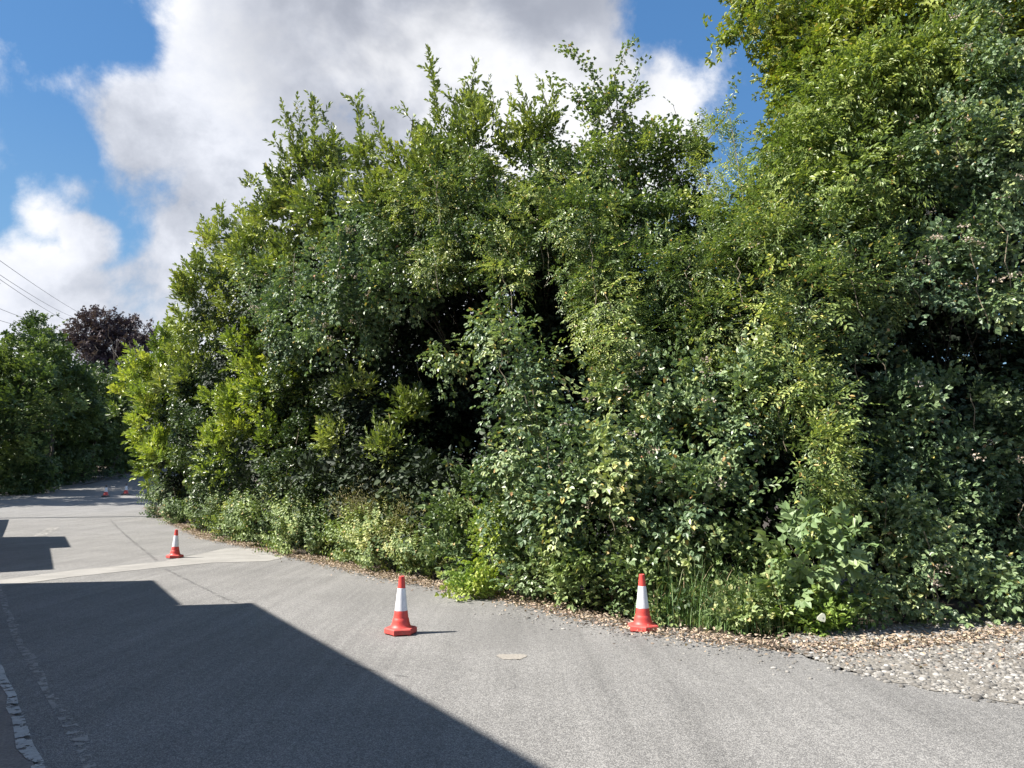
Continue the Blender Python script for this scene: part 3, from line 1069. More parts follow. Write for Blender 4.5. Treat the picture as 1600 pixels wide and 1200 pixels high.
shrub('laurel_tree', 'tall laurel at the top middle of the hedge with the highest leafy spires against cloud', 'tree', m=ML['laurel'],
      lobes_px=[(640, 250, 17.2, 60, 55), (705, 210, 16.7, 52, 50), (755, 225, 16.2, 50, 55), (600, 300, 17.7, 50, 50), (820, 225, 15.8, 50, 40), (850, 190, 15.8, 28, 28), (575, 245, 18, 26, 40), (690, 270, 16.4, 60, 45)],
      size=1.0, tint=.64, tr=.14, lai=1.8,
      shoots=[([(570, 240, 18), (562, 190, 18), (553, 152, 18)], 12), ([(690, 200, 16.7), (680, 150, 16.7), (672, 92, 16.7)], 15), ([(745, 190, 16.2), (735, 150, 16.2), (742, 108, 16.2)], 13),
              ([(715, 200, 16.5), (712, 160, 16.5), (705, 145, 16.5)], 10), ([(855, 180, 15.8), (850, 150, 15.8), (845, 130, 15.8)], 12), ([(600, 240, 17.7), (590, 200, 17.7), (582, 175, 17.7)], 9),
              ([(770, 200, 16.2), (772, 160, 16.2), (765, 135, 16.2)], 11), ([(830, 190, 15.8), (822, 160, 15.8), (812, 140, 15.8)], 10), ([(640, 220, 17), (645, 190, 17), (630, 172, 17)], 8),
              ([(865, 180, 15.8), (866, 155, 15.8), (862, 135, 15.8)], 10), ([(790, 200, 16), (795, 175, 16), (800, 160, 16)], 8)], **LAUR)
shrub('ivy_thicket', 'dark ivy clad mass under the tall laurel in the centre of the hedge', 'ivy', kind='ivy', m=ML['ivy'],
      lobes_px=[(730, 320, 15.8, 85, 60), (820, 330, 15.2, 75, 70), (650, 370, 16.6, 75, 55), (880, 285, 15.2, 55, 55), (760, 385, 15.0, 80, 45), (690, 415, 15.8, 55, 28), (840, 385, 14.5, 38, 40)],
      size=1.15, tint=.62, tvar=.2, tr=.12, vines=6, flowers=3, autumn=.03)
shrub('honeysuckle', 'yellow green honeysuckle trailing over the dark ivy in the centre', 'climber', kind='rose', m=ML['rose'],
      lobes_px=[(660, 400, 15.4, 42, 24), (770, 350, 14.6, 45, 30), (840, 300, 14.4, 38, 30), (700, 300, 15.5, 45, 30), (640, 300, 16.4, 35, 30), (795, 430, 14.3, 20, 38), (740, 260, 15.6, 40, 25)],
      size=1.0, tint=.62, lai=1.1, inner=.05, droop=.4, tr=.03, vines=5, autumn=.05)
shrub('elder_tree', 'airy shrub with thin arching branches standing up against the blue sky', 'tree', kind='bramble', m=ML['rose'],
      lobes_px=[(950, 250, 15, 65, 50), (1020, 240, 15, 60, 45), (935, 190, 15, 40, 35), (1065, 250, 15, 45, 40), (900, 340, 14.4, 60, 60), (990, 340, 14.3, 70, 55), (1060, 340, 14.4, 40, 40)],
      size=.92, tint=.42, tvar=.18, lai=1.7, tr=.09, trunk_mat=M_BARK, autumn=.03,
      shoots=[([(960, 200, 15), (945, 150, 15), (915, 100, 15), (882, 72, 15)], 14), ([(965, 170, 15), (960, 120, 15), (975, 85, 15), (992, 62, 15)], 12), ([(975, 180, 15), (985, 140, 15), (1003, 100, 15)], 8),
              ([(930, 190, 15), (900, 140, 15), (873, 122, 15)], 8), ([(960, 200, 15), (985, 150, 15), (1005, 132, 15)], 16), ([(940, 200, 15), (925, 150, 15), (930, 120, 15)], 14),
              ([(1050, 240, 15), (1080, 200, 15), (1110, 195, 15)], 7), ([(1065, 230, 15), (1060, 190, 15), (1052, 165, 15)], 6), ([(1090, 240, 14.8), (1135, 180, 14.8), (1150, 135, 14.8)], 6),
              ([(950, 180, 15), (925, 165, 15), (880, 150, 15)], 10), ([(960, 180, 15), (985, 165, 15), (1004, 150, 15)], 14)])
shrub('dark_holly', 'small dark bush leaning into the gap of blue sky', 'shrub', kind='ivy', m=ML['ivy'],
      lobes_px=[(1070, 290, 16, 34, 26), (1045, 330, 16, 30, 30), (1090, 345, 16, 18, 18)], size=1.3, tint=.3, tr=.05, lai=1.5)
shrub('elder_sapling', 'thin pale leaved sapling in the gap left of the big tree', 'sapling', kind='rose', m=ML['rose'],
      lobes_px=[(1125, 215, 14, 30, 45), (1150, 300, 13.6, 34, 45), (1165, 360, 13.4, 40, 30), (1130, 380, 13.6, 45, 26)],
      size=1.05, tint=.5, lai=.75, inner=.2, tr=.025,
      shoots=[([(1165, 380, 13.5), (1160, 300, 13.5), (1150, 240, 13.5), (1140, 180, 13.5)], 8), ([(1110, 380, 13.7), (1115, 330, 13.7), (1105, 280, 13.7)], 6)])
MAP = dict(kind='maple', m=ML['maple'])
shrub('maple_tree', 'big yellow green tree towering out of the frame at the top right', 'tree',
      lobes_px=[(1255, 60, 15.5, 70, 50), (1180, 50, 16, 34, 12), (1225, 330, 15, 50, 50), (1300, 100, 15, 80, 80), (1340, 30, 15.5, 95, 75), (1460, 0, 15, 100, 80), (1580, 10, 14.5, 90, 80), (1275, 165, 15.2, 55, 50), (1210, 15, 16, 40, 22), (1240, -60, 16.5, 100, 80), (1400, -120, 16, 150, 100),
                (1580, -130, 15.5, 140, 110), (1250, 270, 15, 55, 60), (1240, 120, 15.6, 36, 30), (1700, -20, 14.5, 110, 110), (1222, 205, 15.2, 24, 26)],
      size=1.25, tint=.48, tvar=.17, lai=2.4, tr=.22, autumn=.02, clump=.42, upb=.25, trunk_xy=(9.5, 17), **MAP)
shrub('climbing_vine', 'bright green climber covering the tree in overlapping slim leaves', 'climber', kind='climber', m=ML['climber'],
      lobes_px=[(1330, 150, 13, 80, 55), (1430, 110, 12.7, 85, 55), (1280, 240, 13, 65, 50), (1380, 225, 12.6, 75, 50), (1360, 280, 12.4, 80, 40), (1500, 90, 12.4, 60, 50), (1480, 190, 12.6, 50, 40), (1250, 310, 13, 50, 50), (1420, 130, 12.9, 80, 50)],
      size=1.15, tint=.5, tvar=.15, droop=.35, clump=.45, tr=.06, lai=2.0, autumn=.008)
shrub('bramble_bush', 'bramble with cream flower heads and bare canes at the top right edge', 'bramble', kind='bramble', m=ML['bramble'],
      lobes_px=[(1560, 120, 11.8, 60, 45), (1500, 210, 12, 50, 30), (1580, 220, 11.5, 60, 40), (1590, 310, 11.6, 50, 30), (1500, 330, 12.4, 45, 25), (1540, 40, 12.5, 70, 35), (1660, 200, 11.5, 80, 120), (1520, 270, 12.4, 40, 20), (1450, 260, 12.3, 35, 22)],
      size=1.0, tint=.52, flowers=26, tr=.05, droop=.2, vines=5)
shrub('bramble_bush', 'bramble draped with cream flower clusters above the dark recess on the right', 'bramble', kind='bramble', m=ML['bramble'],
      lobes_px=[(1560, 410, 11.5, 60, 45), (1480, 420, 11.7, 60, 40), (1420, 400, 12, 50, 40), (1600, 450, 11.3, 50, 28), (1540, 370, 11.7, 50, 35)],
      size=1.0, tint=.52, flowers=18, tr=.04, droop=.2, vines=4)
shrub('dog_rose', 'yellow tinged rose scrambling down the hedge right of the blue gap', 'rose', kind='rose', m=ML['rose'],
      lobes_px=[(1200, 340, 12.9, 65, 50), (1270, 380, 12.3, 70, 50), (1340, 340, 12.4, 65, 45), (1190, 425, 12.5, 60, 45), (1290, 460, 11.9, 65, 50), (1375, 430, 11.9, 55, 45), (1240, 300, 13, 45, 40), (1240, 520, 11.8, 40, 45)],
      size=1.25, tint=.42, tvar=.2, droop=.35, tr=.06, flowers=4, vines=6, autumn=.05)
shrub('rose_thicket', 'mid green rose and bramble tangle in the centre right of the hedge', 'rose', kind='rose', m=ML['rose'],
      lobes_px=[(1000, 430, 13.8, 65, 50), (1090, 420, 13.4, 60, 45), (1130, 500, 12.8, 60, 48), (1040, 520, 13.4, 60, 45), (955, 440, 14, 40, 40), (1150, 410, 13, 40, 36)],
      size=1.15, tint=.36, tvar=.15, droop=.3, tr=.06, flowers=5, vines=6, autumn=.035)
shrub('dog_rose', 'rose hanging in a narrow curtain at the right of the tall dark gap', 'rose', kind='rose', m=ML['rose'],
      lobes_px=[(915, 400, 13.6, 40, 50), (950, 480, 13.2, 36, 50), (965, 545, 12.9, 40, 36), (900, 350, 13.9, 45, 35)],
      size=1.0, tint=.46, droop=.6, upb=.2, tr=.03, vines=4, autumn=.04)
shrub('bramble_bush', 'bramble curtain hanging over the right rim of the dark hollow', 'bramble', kind='bramble', m=ML['bramble'],
      lobes_px=[(800, 570, 13.2, 42, 45), (812, 640, 12.9, 40, 50), (795, 715, 12.6, 38, 50), (845, 590, 13.2, 28, 40), (770, 510, 14, 24, 22), (830, 770, 12.4, 50, 40), (690, 560, 16, 24, 18)],
      size=1.1, tint=.6, droop=.5, upb=.2, tr=.04, vines=6, autumn=.02)
shrub('bramble_mound', 'large pale green bramble mound with tan flower heads in the middle right', 'bramble', kind='bramble', m=ML['bramble'],
      lobes_px=[(945, 640, 12.5, 60, 50), (1020, 610, 12.6, 65, 50), (1100, 590, 12.3, 60, 50), (980, 720, 11.7, 75, 60), (890, 720, 12.0, 50, 60), (1080, 700, 11.4, 70, 60), (1165, 640, 11.7, 60, 60),
                (930, 790, 11.6, 70, 50), (1030, 790, 11.1, 70, 50), (1120, 780, 10.9, 60, 50)],
      size=1.08, tint=.55, tvar=.2, droop=.25, flowers=24, tr=.05, vines=4, autumn=.03)
shrub('climbing_rose', 'bright yellow green spray falling in a column down the right of the hedge', 'rose', kind='rose', m=ML['rose'],
      lobes_px=[(1255, 580, 11.4, 36, 40), (1270, 660, 11.0, 42, 45), (1285, 730, 10.8, 36, 42), (1225, 620, 11.4, 30, 40), (1275, 790, 10.8, 26, 25)],
      size=1.3, tint=.44, tvar=.2, droop=.4, tr=.03, lai=1.6, autumn=.05)
shrub('bramble_bush', 'deep green bramble in the shade on the right below the dark recess', 'bramble', kind='bramble', m=ML['bramble'],
      lobes_px=[(1400, 640, 11.8, 70, 50), (1500, 640, 12.2, 70, 50), (1450, 720, 11.6, 75, 55), (1580, 690, 12.3, 60, 60), (1370, 770, 11.2, 50, 55), (1480, 800, 11.4, 65, 50), (1580, 800, 11.8, 60, 60), (1680, 700, 12, 70, 120), (1350, 560, 12, 50, 40)],
      size=1.0, tint=.35, tvar=.14, flowers=6, tr=.05, vines=8, autumn=.012)
shrub('bramble_bush', 'arching sunlit bramble sprays low at the right above the gravel', 'bramble', kind='bramble', m=ML['bramble'],
      lobes_px=[(1440, 840, 10.7, 55, 28), (1500, 870, 10.6, 55, 30), (1565, 905, 10.6, 50, 32), (1400, 900, 10.5, 60, 40), (1480, 925, 10.6, 60, 26), (1620, 930, 10.8, 60, 30), (1330, 930, 10.3, 45, 40), (1390, 820, 10.9, 40, 30)],
      size=.95, tint=.6, tvar=.14, flowers=3, tr=.03, lai=1.5, vines=5)
# growth deep in the hollows, shade painted into its darkened leaf colour
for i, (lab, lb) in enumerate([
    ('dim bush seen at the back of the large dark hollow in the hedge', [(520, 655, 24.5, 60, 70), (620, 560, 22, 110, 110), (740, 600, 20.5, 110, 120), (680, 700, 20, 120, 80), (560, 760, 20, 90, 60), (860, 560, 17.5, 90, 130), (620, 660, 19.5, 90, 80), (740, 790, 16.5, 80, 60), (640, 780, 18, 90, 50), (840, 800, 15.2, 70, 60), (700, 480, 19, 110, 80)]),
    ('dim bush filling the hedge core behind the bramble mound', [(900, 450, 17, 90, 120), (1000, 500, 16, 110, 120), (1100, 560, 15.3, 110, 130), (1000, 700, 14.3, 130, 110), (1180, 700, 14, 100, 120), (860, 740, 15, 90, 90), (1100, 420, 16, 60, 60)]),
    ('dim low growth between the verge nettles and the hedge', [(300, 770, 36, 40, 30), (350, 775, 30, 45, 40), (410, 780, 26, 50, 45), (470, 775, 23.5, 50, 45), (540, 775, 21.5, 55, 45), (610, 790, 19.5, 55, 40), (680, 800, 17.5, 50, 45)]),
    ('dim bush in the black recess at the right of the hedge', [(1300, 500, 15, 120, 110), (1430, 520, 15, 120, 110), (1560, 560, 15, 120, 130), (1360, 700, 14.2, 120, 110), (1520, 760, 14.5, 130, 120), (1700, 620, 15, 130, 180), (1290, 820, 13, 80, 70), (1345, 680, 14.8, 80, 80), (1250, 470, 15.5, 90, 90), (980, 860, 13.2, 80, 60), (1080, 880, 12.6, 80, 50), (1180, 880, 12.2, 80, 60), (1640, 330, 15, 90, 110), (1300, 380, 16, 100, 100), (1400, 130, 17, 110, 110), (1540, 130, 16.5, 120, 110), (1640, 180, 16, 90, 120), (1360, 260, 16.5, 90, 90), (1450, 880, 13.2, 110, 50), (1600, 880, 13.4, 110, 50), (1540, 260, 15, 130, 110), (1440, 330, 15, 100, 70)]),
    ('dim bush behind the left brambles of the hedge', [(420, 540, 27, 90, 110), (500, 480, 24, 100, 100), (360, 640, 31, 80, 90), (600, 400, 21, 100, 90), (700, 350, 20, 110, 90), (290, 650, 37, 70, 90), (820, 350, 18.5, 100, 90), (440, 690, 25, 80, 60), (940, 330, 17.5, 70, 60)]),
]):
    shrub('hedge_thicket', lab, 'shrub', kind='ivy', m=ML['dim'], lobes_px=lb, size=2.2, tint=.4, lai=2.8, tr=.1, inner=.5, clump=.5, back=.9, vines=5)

# ---- verge plants along the foot of the hedge
V1 = [
    ('nettle_patch', 'low green nettles at the far end of the verge where the road bends', 'nettles', 'weed', 'weed', [(262, 785, 37, 26, 18), (290, 800, 33, 30, 22), (330, 812, 29, 34, 26), (245, 770, 42, 18, 16)], 1.6, .42),
    ('nettle_patch', 'green nettle bank right of the farther near cone at the hedge foot', 'nettles', 'weed', 'weed', [(380, 822, 24.5, 40, 28), (430, 828, 22.5, 42, 30), (395, 798, 25, 36, 20), (350, 798, 27, 30, 16)], 1.4, .5),
    ('nettle_patch', 'pale green nettle bank in the sunlit verge left of the dry weeds', 'nettles', 'weed', 'weed', [(490, 838, 20.2, 48, 32), (550, 856, 18.4, 50, 26), (470, 802, 21, 40, 24), (530, 812, 19.6, 30, 22)], 1.25, .58),
    ('nettle_patch', 'pale nettles sloping to the leaf litter above the middle cone', 'nettles', 'weed', 'weed', [(610, 868, 16.6, 48, 26), (660, 872, 15.6, 40, 26), (590, 830, 17.3, 40, 24)], 1.1, .62),
    ('dry_weeds', 'brownish seeding weeds standing in the verge', 'weeds', 'dry', 'dry', [(600, 812, 17.6, 40, 24), (560, 796, 18.6, 26, 22), (640, 826, 16.6, 34, 20)], 1.3, .5),
    ('bindweed_patch', 'broad leaved weeds with blue green leaves at the left of the trailing stem', 'weeds', 'bramble', 'weed', [(720, 830, 14.4, 36, 34), (700, 880, 14.2, 32, 28), (740, 880, 13.8, 26, 26), (740, 780, 14.6, 40, 36)], 1.15, .42),
    ('trailing_vine', 'light green vine creeping out over the tarmac edge between two cones', 'vine', 'bramble', 'fern', [(735, 926, 12.7, 28, 7), (768, 908, 13.0, 22, 12), (775, 850, 13.2, 20, 40)], .9, .8),
    ('bramble_patch', 'bramble at the verge edge behind the grass tuft', 'bramble', 'bramble', 'bramble', [(830, 860, 12.9, 46, 40), (880, 890, 12.2, 40, 34), (840, 905, 12.3, 30, 20), (800, 810, 13.1, 36, 36)], .95, .58),
    ('bramble_patch', 'round leaved green bramble beside the nearer right cone', 'bramble', 'bramble', 'weed', [(930, 905, 11.5, 40, 36), (975, 925, 11.1, 34, 30), (940, 860, 11.7, 44, 36), (1010, 900, 11.0, 32, 36)], 1.0, .5),
    ('bramble_patch', 'mixed weeds and bramble among tall grass right of the cone', 'bramble', 'bramble', 'weed', [(1050, 900, 11.1, 30, 32), (1130, 860, 11.2, 42, 36), (1195, 900, 10.6, 30, 36), (1080, 845, 11.2, 44, 30), (1130, 920, 11, 40, 24), (1152, 972, 10.1, 14, 10), (1195, 955, 10.1, 16, 24), (1045, 950, 10.7, 16, 16)], .9, .5),
    ('fresh_weeds', 'fresh green sprigs at the foot of the broad leaved bramble', 'weeds', 'bramble', 'fern', [(1290, 972, 9.95, 22, 10), (1215, 968, 10.1, 12, 10), (1325, 965, 10.1, 12, 8)], .75, .45),
]
for nm, lab, cat, kd, mk, lb, size, tint in V1:
    shrub(nm, lab, cat, kind=kd, m=ML[mk], lobes_px=lb, size=size, tint=tint, tvar=.13, upb=.7 if kd in ('weed', 'dry') else .4, tr=.02, lai=2.0 if kd != 'dry' else 1.2, clump=.24, autumn=.02,
          inner=.25, trunk_mat=M_TWIG, back=.9)
shrub('broad_leaved_bramble', 'young bramble with large pale green leaves standing out at the right of the verge', 'bramble', kind='bigleaf', m=ML['bigleaf'],
      lobes_px=[(1270, 830, 10.1, 42, 24), (1305, 850, 10.1, 36, 24), (1250, 865, 10.0, 34, 16), (1290, 880, 10.0, 22, 10), (1245, 915, 10.0, 16, 14), (1300, 930, 10.0, 16, 14)],
      trunk_px=(1284, 985), size=.80, tint=.6, lai=1.0, inner=0.0, clump=.12, per=1, nmin=12, tr=.012, upb=.2, trunk_mat=M_TWIG, autumn=0.0)

# ---- left hedgerow trees across the bend
for i, (lab, lb, tp) in enumerate([
    ('leafy tree at the left edge of the frame in front of the cables', [(15, 575, 58, 55, 45), (-40, 600, 56, 70, 60), (30, 640, 56, 55, 55), (-10, 700, 58, 60, 40), (60, 545, 62, 28, 26), (20, 730, 57, 45, 34)], (-70, 776)),
    ('hedgerow tree with a ragged top left of the copper beech', [(85, 605, 64, 45, 44), (50, 560, 64, 36, 34), (95, 640, 67, 45, 45), (75, 694, 67, 45, 36), (40, 518, 66, 24, 20), (100, 575, 66, 22, 22), (70, 548, 66, 20, 24)], (70, 764)),
    ('rounded hedgerow tree below the copper beech', [(150, 625, 72, 42, 38), (120, 620, 70, 36, 34), (160, 670, 78, 45, 40), (125, 680, 73, 40, 36), (135, 606, 72, 26, 20)], (130, 751)),
    ('dark hedgerow tree at the end of the road where it disappears', [(205, 640, 88, 36, 42), (180, 620, 85, 30, 32), (200, 680, 92, 36, 34), (225, 680, 98, 34, 36), (240, 620, 100, 30, 40)], (205, 740)),
]):
    shrub('hedgerow_tree', lab, 'tree', kind='maple', m=ML['far'], lobes_px=lb, trunk_px=tp, group='trees across the bend', size=3.6, tint=.5, tvar=.2, lai=2.0, tr=.25, clump=1.1, back=.9, autumn=.0)
shrub('hedgerow_shrub', 'dark hedge bottom under the trees across the road', 'shrub', kind='maple', m=ML['far'],
      lobes_px=[(-30, 748, 56, 50, 22), (25, 746, 59, 45, 26), (70, 740, 66, 40, 22), (80, 730, 69, 40, 20), (130, 722, 76, 40, 20), (180, 716, 85, 38, 18), (225, 712, 96, 30, 18)], size=3.0, tint=.3, tr=.1, clump=.8, lai=2.0, back=.9, autumn=.0)
shrub('copper_beech', 'purple leaved copper beech rising behind the green hedgerow trees', 'tree', kind='maple', m=ML['beech'],
      lobes_px=[(165, 530, 105, 48, 34), (128, 522, 105, 32, 26), (115, 545, 105, 24, 24), (150, 545, 105, 40, 30), (165, 595, 103, 55, 36), (205, 545, 105, 28, 26), (175, 560, 105, 45, 30), (150, 505, 105, 34, 16), (195, 520, 105, 26, 20)],
      trunk_px=(168, 745), size=3.2, tint=.5, tvar=.2, lai=1.35, tr=.1, clump=1.1, back=.6, autumn=0, inner=.2, upb=.8)
shrub('hedgerow_tree', 'tall tree left of the frame that throws the ragged shade over the far cones', 'tree', kind='maple', m=ML['far'],
      lobes_px=[(-160, 560, 47, 70, 90), (-190, 440, 46, 70, 90), (-210, 620, 44, 60, 80), (-150, 650, 50, 60, 70), (-180, 350, 46, 60, 60)], trunk_px=None, trunk_xy=(-43, 46), group='trees across the bend', size=3.6, tint=.5, tr=.3, clump=1.1, back=.9, autumn=0, lai=1.5)
shrub('hedge_thicket', 'dim growth filling in behind the trees across the bend', 'shrub', kind='ivy', m=ML['ivy'],
      lobes_px=[(-20, 700, 66, 70, 70), (50, 690, 76, 70, 70), (120, 690, 84, 60, 60), (190, 690, 100, 60, 50), (30, 620, 72, 60, 60), (100, 640, 82, 50, 50), (170, 650, 96, 50, 40), (250, 690, 112, 60, 60)], size=8, tint=.25, lai=2.4, clump=1.6, back=.9, inner=.3)
# trees hidden behind, closing the view between hedge and left row
shrub('hedgerow_tree', 'green tree top between the copper beech and the laurel hedge', 'tree', kind='maple', m=ML['far'],
      lobes_px=[(225, 600, 95, 30, 30), (250, 640, 100, 50, 50)], trunk_px=(215, 742), group='trees across the bend', size=3.8, tint=.6, tr=.25, clump=1.1, autumn=0)
print('LEAVES', LEAVES)


# ---- grass tufts (blades)
def grass(name, spots, label):
    V = []; T = []
    for (u, v, n, h, sp) in spots:
        g = G(u, v)
        for i in range(n):
            x = g[0] + rng.normal(0, sp); y = g[1] + rng.normal(0, sp * .6)
            a = rng.random() * 6.28
            L = h * (.5 + .7 * rng.random())
            lean = rng.uniform(.15, 1.0)
            wd = .0065
            dx, dy = math.cos(a), math.sin(a)
            px_, py_ = -dy, dx
            t = rng.normal(.5, .28)
            pr = None
            for k in range(6):
                s = k / 5
                cx = x + dx * lean * L * s * s; cy = y + dy * lean * L * s * s
                cz = zgf(y) + L * (s - .45 * lean * s ** 2.5)
                ww = wd * (1 - s * .9)
                cur = ((cx - px_ * ww, cy - py_ * ww, cz), (cx + px_ * ww, cy + py_ * ww, cz))
                if pr: V.append([pr[0], pr[1], cur[1], cur[0]]); T.append(t)
                pr = cur
    V = np.array(V)
    q = np.arange(len(V) * 4)
    o = mesh_np(name, V.reshape(-1, 3), q, np.arange(len(V)) * 4, M_GRASS, face_attr={'tint': np.clip(T, 0, 1)})
    return tag(o, label, 'grass', kind='stuff')


grass('verge_grass', [(845, 925, 420, .75, .2), (870, 928, 250, .6, .2), (1080, 970, 200, 1.0, .24), (1130, 976, 230, 1.05, .28), (1175, 984, 150, .8, .25), (1050, 970, 120, .7, .2),
                      (1215, 968, 160, .9, .18), (1020, 955, 120, .5, .2), (1100, 978, 200, .3, .3), (1200, 985, 200, .25, .3), (930, 945, 100, .3, .25), (1330, 980, 80, .3, .2)],
      'tall green grass with some straw coloured blades in the verge right of the cone')

# ---- leaf litter
LB = [(236, 793), (285, 820), (330, 841), (410, 856), (480, 872), (560, 890), (640, 908), (770, 930), (860, 950), (960, 975), (1050, 990), (1130, 1002), (1230, 1010), (1330, 1012), (1450, 1005), (1620, 985)]
Lc = resample([G(*p) for p in LB], 400)
n = 30000
ii = np.clip((rng.random(n) ** .8 * 400).astype(int), 0, 399)
ii = 399 - ii
Yc = Lc[ii]
off = rng.normal(-.06, .20, n)
wide = np.clip(Yc[:, 0] * .05, 0, .5)
Nn = np.array([.62, .78])
pos = Yc + off[:, None] * Nn * (1 + wide[:, None]) + rng.normal(0, .05, (n, 2))
# a sparse scatter further out on the tarmac and the gravel
n2 = 900
ex = Lc[rng.integers(150, 400, n2)] - np.abs(rng.normal(0, .35, n2))[:, None] * Nn
gx = np.stack([rng.uniform(2.5, 11, 1800), rng.uniform(8, 11.5, 1800)], 1)
gx = gx[in_poly(gx[:, 0], gx[:, 1], GP)]
pos = np.concatenate([pos, ex, gx])
n = len(pos)
lf = leaf6(1, .55, .35, -.25)
L = rng.uniform(.028, .072, n)
D = np.stack([rng.normal(0, 1, n), rng.normal(0, 1, n), rng.normal(.0, .3, n)], 1)
U = np.stack([rng.normal(0, .45, n), rng.normal(0, .45, n), np.where(rng.random(n) < .5, 1.0, -1.0)], 1)
x, y, z = frame(D, U)
Mx = np.stack([x, y, z], 1)
V = np.einsum('vi,nij->nvj', lf, Mx) * L[:, None, None]
base = np.concatenate([pos, (zg(pos[:, 1]) + .03 + np.abs(rng.normal(0, .015, n)))[:, None]], 1)
V = V + base[:, None, :]
zmin = V[..., 2].min(1) - (zg(pos[:, 1]) + .008)
V[..., 2] -= np.minimum(zmin, 0)[:, None]
o = leaves_mesh('leaf_litter', V, np.clip(rng.normal(.5, .3, n), 0, 1), M_LITTER, None)
tag(o, 'dry brown fallen leaves banked along the foot of the hedge', 'fallen leaves', kind='stuff')


# ---- traffic cones
def lathe(prof, n=28, cx=0, cy=0):
    return [[(cx + r * math.cos(2 * math.pi * j / n), cy + r * math.sin(2 * math.pi * j / n), z) for j in range(n)] for r, z in prof]


def hexr(r, z, a0):
    return [(r * math.cos(a0 + k * math.pi / 3), r * math.sin(a0 + k * math.pi / 3), z) for k in range(6)]


def make_cone():
    root = empty('traffic_cone', (0, 0, 0))
    mb = MB()
    hx = [(.212, .012), (.220, .018), (.219, .070), (.207, .082), (.150, .090)]
    mb.rings([hexr(.20, .012, 0)] + [hexr(r, z, 0) for r, z in hx])
    for k in range(6):            # little feet under the base
        a = k * math.pi / 3
        mb.box((.18 * math.cos(a), .18 * math.sin(a), .008), (.022, .022, .0079), (math.cos(a), math.sin(a)))
    mb.build('base', M_CONEB, root)
    mb = MB()
    mb.rings(lathe([(.150, .088), (.134, .100), (.122, .130), (.113, .165), (.108, .196), (.101, .204), (.099, .212), (.094, .250), (.088, .295), (.083, .306)]), False, False)
    mb.build('skirt', M_CONE, root, smooth=True)
    mb = MB()
    mb.rings(lathe([(.0845, .300), (.0860, .301), (.0855, .304), (.0700, .440), (.0545, .588), (.0540, .592), (.0520, .593)], 40), False, False)
    mb.build('reflective_sleeve', M_SLEEVE, root, smooth=True)
    mb = MB()
    mb.rings(lathe([(.054, .585), (.053, .592), (.046, .66), (.0385, .735), (.0385, .744), (.035, .750), (.030, .748), (.029, .70)]), False, True)
    mb.build('tip', M_CONE, root, smooth=True)
    return root


cones = [(626, 991, 15, 'red cone with white sleeve standing alone on open tarmac, middle one of the row'),
         (1005, 986, 30, 'red cone with white sleeve by the leaf litter at the verge, nearest to the grass'),
         (273, 872, 20, 'red cone with white sleeve at the pale concrete strip across the road'),
         (165, 776, 5, 'small distant cone with dark base in the shade, left of the far pair'),
         (196.5, 773, 40, 'small distant cone with dark base in the shade, right of the far pair')]
first = make_cone()
for i, (u, v, a, lab) in enumerate(cones):
    if i == 0:
        r = first
    else:
        r = first.copy(); COL.objects.link(r)
        for ch in list(first.children):
            c = ch.copy(); COL.objects.link(c); c.parent = r
    g = G(u, v)
    r.location = (g[0], g[1], zgf(g[1]) + .002)
    r.rotation_euler = (0, 0, rad(a))
    if i >= 3:                    # the far pair: dark rubber base and dark top, wider foot
        r.scale = (1.18, 1.18, 1.18)
        for ch in r.children:
            k = ch.name.split('.')[0]
            if k == 'skirt': ch.scale = (1.22, 1.22, 1.0)
            if k == 'base': ch.scale = (1.32, 1.32, .8)
            if k == 'reflective_sleeve': ch.scale = (1.15, 1.15, 1.0)
            if k in ('base', 'tip'):
                ch.data = ch.data.copy()
                ch.data.materials[0] = M_RUBBER
    tag(r, lab, 'traffic cone', 'traffic cones along the road')

# ---- butterfly on the weeds
bp = P(1284, 966, 9.5)
root = empty('butterfly', bp)
tag(root, 'white butterfly with a dark wing spot on the weeds below the broad leaved bramble', 'butterfly')
s = 9.5 / F * 1.15
for q, (dy, oy) in enumerate(((0, 0), (.018, .012))):
    mb = MB()
    pts = [(-6, -1.5), (-5.2, 1), (-1, 4.5), (1.5, 6.2), (4, 5.6), (5.2, 2), (5, -2), (3.5, -5), (1, -4.2), (-2.5, -3.4)]
    fr = [(x * s, oy + dy * (y + 4) / 10, y * s) for x, y in pts]
    bk = [(x, y + .0012, z) for x, y, z in fr]
    mb.rings([fr, bk])
    mb.build('wing', M_WING, root, world=False)
mb = MB()
mb.rings([[(x * s + 1.8 * s, -.0012, z * s) for x, z in ((-.6, -.9), (.5, -.8), (.7, .6), (-.3, .9))], [(x * s + 1.8 * s, 0.002, z * s) for x, z in ((-.6, -.9), (.5, -.8), (.7, .6), (-.3, .9))]])
mb.build('wing_spot', M_BLACK, root, world=False)
mb = MB()
mb.tube([(-.055, .008, -.012), (-.03, .008, -.022), (0, .008, -.032), (.03, .008, -.04)], [.002, .004, .004, .002], 6)
mb.build('body', M_BLACK, root, world=False)

# ------------------------------------------------------------------ off-frame things that shade the road
dv = Vector((-.55, .835, 0)).normalized()
nv = Vector((.835, .55, 0)).normalized()


def at(n_, s_, z_=0):
    p = nv * n_ + dv * s_
    return Vector((p.x, p.y, z_))


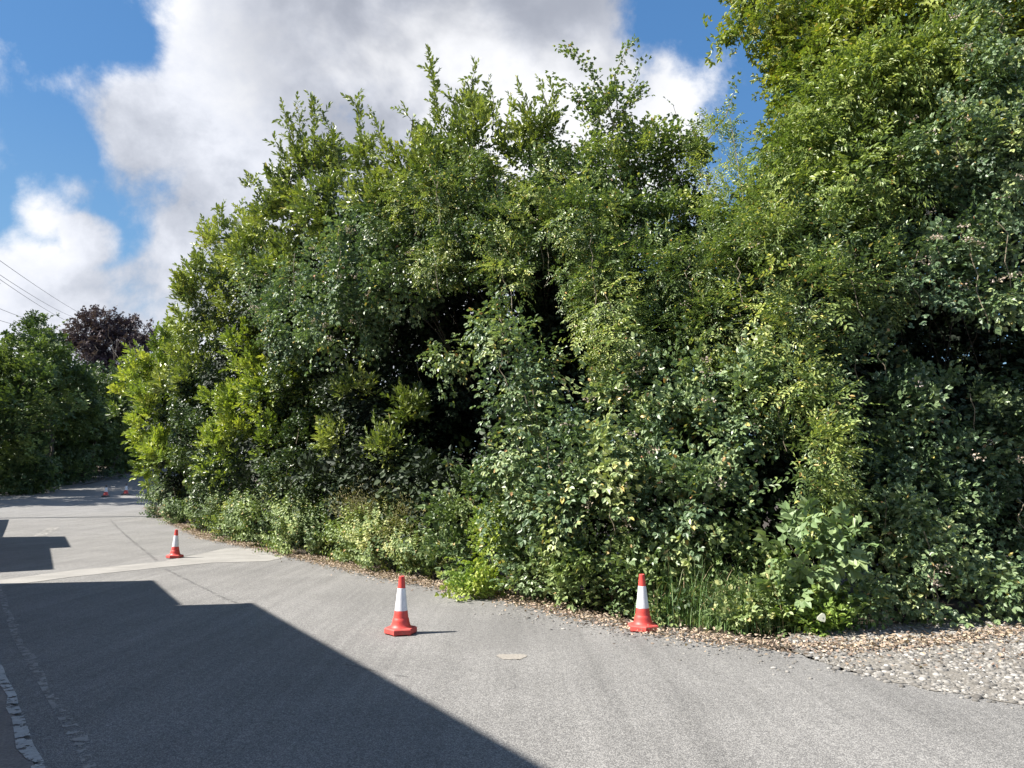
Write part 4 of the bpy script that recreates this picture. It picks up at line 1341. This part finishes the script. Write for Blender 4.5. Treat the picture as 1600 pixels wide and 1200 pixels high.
def building(name, label, n0, s0, s1, H, depth, nwin, roof=True):
    c = at(n0 - depth / 2, (s0 + s1) / 2, 0)
    root = empty(name, c)
    tag(root, label, 'building')
    mb = MB()
    mb.box((c.x, c.y, H / 2 - .3), (((s1 - s0) / 2), depth / 2, H / 2 + .3), (dv.x, dv.y))
    mb.build('wall', M_BRICK, root)
    mb = MB()
    mb.box((c.x, c.y, H + .06), ((s1 - s0) / 2 + .003, depth / 2 + .1, .06), (dv.x, dv.y))
    mb.build('roof', M_TILE, root)
    for k in range(nwin):
        s_ = s0 + (k + .5) * (s1 - s0) / nwin
        for z in ([1.6, 4.4] if H > 6 else [1.6]):
            p = at(n0 + .01, s_, z)
            mb = MB(); mb.box(p, (.55, .04, .65), (dv.x, dv.y)); w_ = mb.build('window', M_WHITE, root)
            p = at(n0 + .055, s_, z)
            mb = MB(); mb.box(p, (.46, .006, .56), (dv.x, dv.y))
            g_ = mb.build('pane', M_GLASS, root)
            g_.parent = w_
    return root


building('brick_building', 'tall brick building on the left out of frame that shades the foreground road', -3.76, -14, 15.7, 7.58, 7, 6)
building('brick_building', 'lower brick wing beyond the tall building', -3.76, 15.71, 19.3, 6.42, 7, 1)
bl = building('brick_building', 'single storey brick building further along the footway', -3.76, 21.9, 33.5, 4.5, 6, 3)
building('brick_building', 'low garage by the utility pole', -3.76, 33.51, 44.6, 2.95, 6, 2)
mb = MB()
pc = at(-4.6, 31.0, 4.95)
mb.box(pc, (2.45, .8, .45), (dv.x, dv.y))
mb.build('chimney', M_BRICK, bl)

px0, py0 = -29.2, 36.0
root = empty('utility_pole', (px0, py0, zgf(py0)))
tag(root, 'wooden utility pole beside the low garage carrying the cables', 'utility pole')
mb = MB(); mb.tube([(px0, py0, 0), (px0, py0, 7), (px0, py0, 14.6)], [.22, .19, .15], 12); mb.build('pole', M_BARK, root, smooth=True)
mb = MB(); mb.box((px0, py0, 14.0), (.9, .05, .06), (dv.x, dv.y)); mb.build('crossarm', M_BARK, root)

cab = [((-40, 378), (125, 487)), ((-40, 402), (100, 487)), ((-40, 408), (100, 497)), ((-40, 464), (60, 500)), ((-40, 486), (45, 508))]
for i, (a, c) in enumerate(cab):
    A = P(a[0], a[1], 38.0); B = P(c[0], c[1], 92.0)
    far = A + (B - A) * 1.25
    near = A - (B - A) * .02
    pts = []
    for k in range(25):
        t = k / 24
        p = near.lerp(far, t)
        p.z -= .5 * 4 * t * (1 - t) * .6
        pts.append(p)
    mb = MB(); mb.tube(pts, [.016] * 25, 5)
    o = mb.build('overhead_cable', M_WIRE)
    lab = ['uppermost overhead cable crossing the sky at the left edge', 'second overhead cable from the top at the left edge', 'third overhead cable from the top at the left edge',
           'fourth overhead cable from the top, just above the left tree', 'lowest overhead cable, running into the left tree'][i]
    tag(o, lab, 'cable', 'overhead cables at the left')
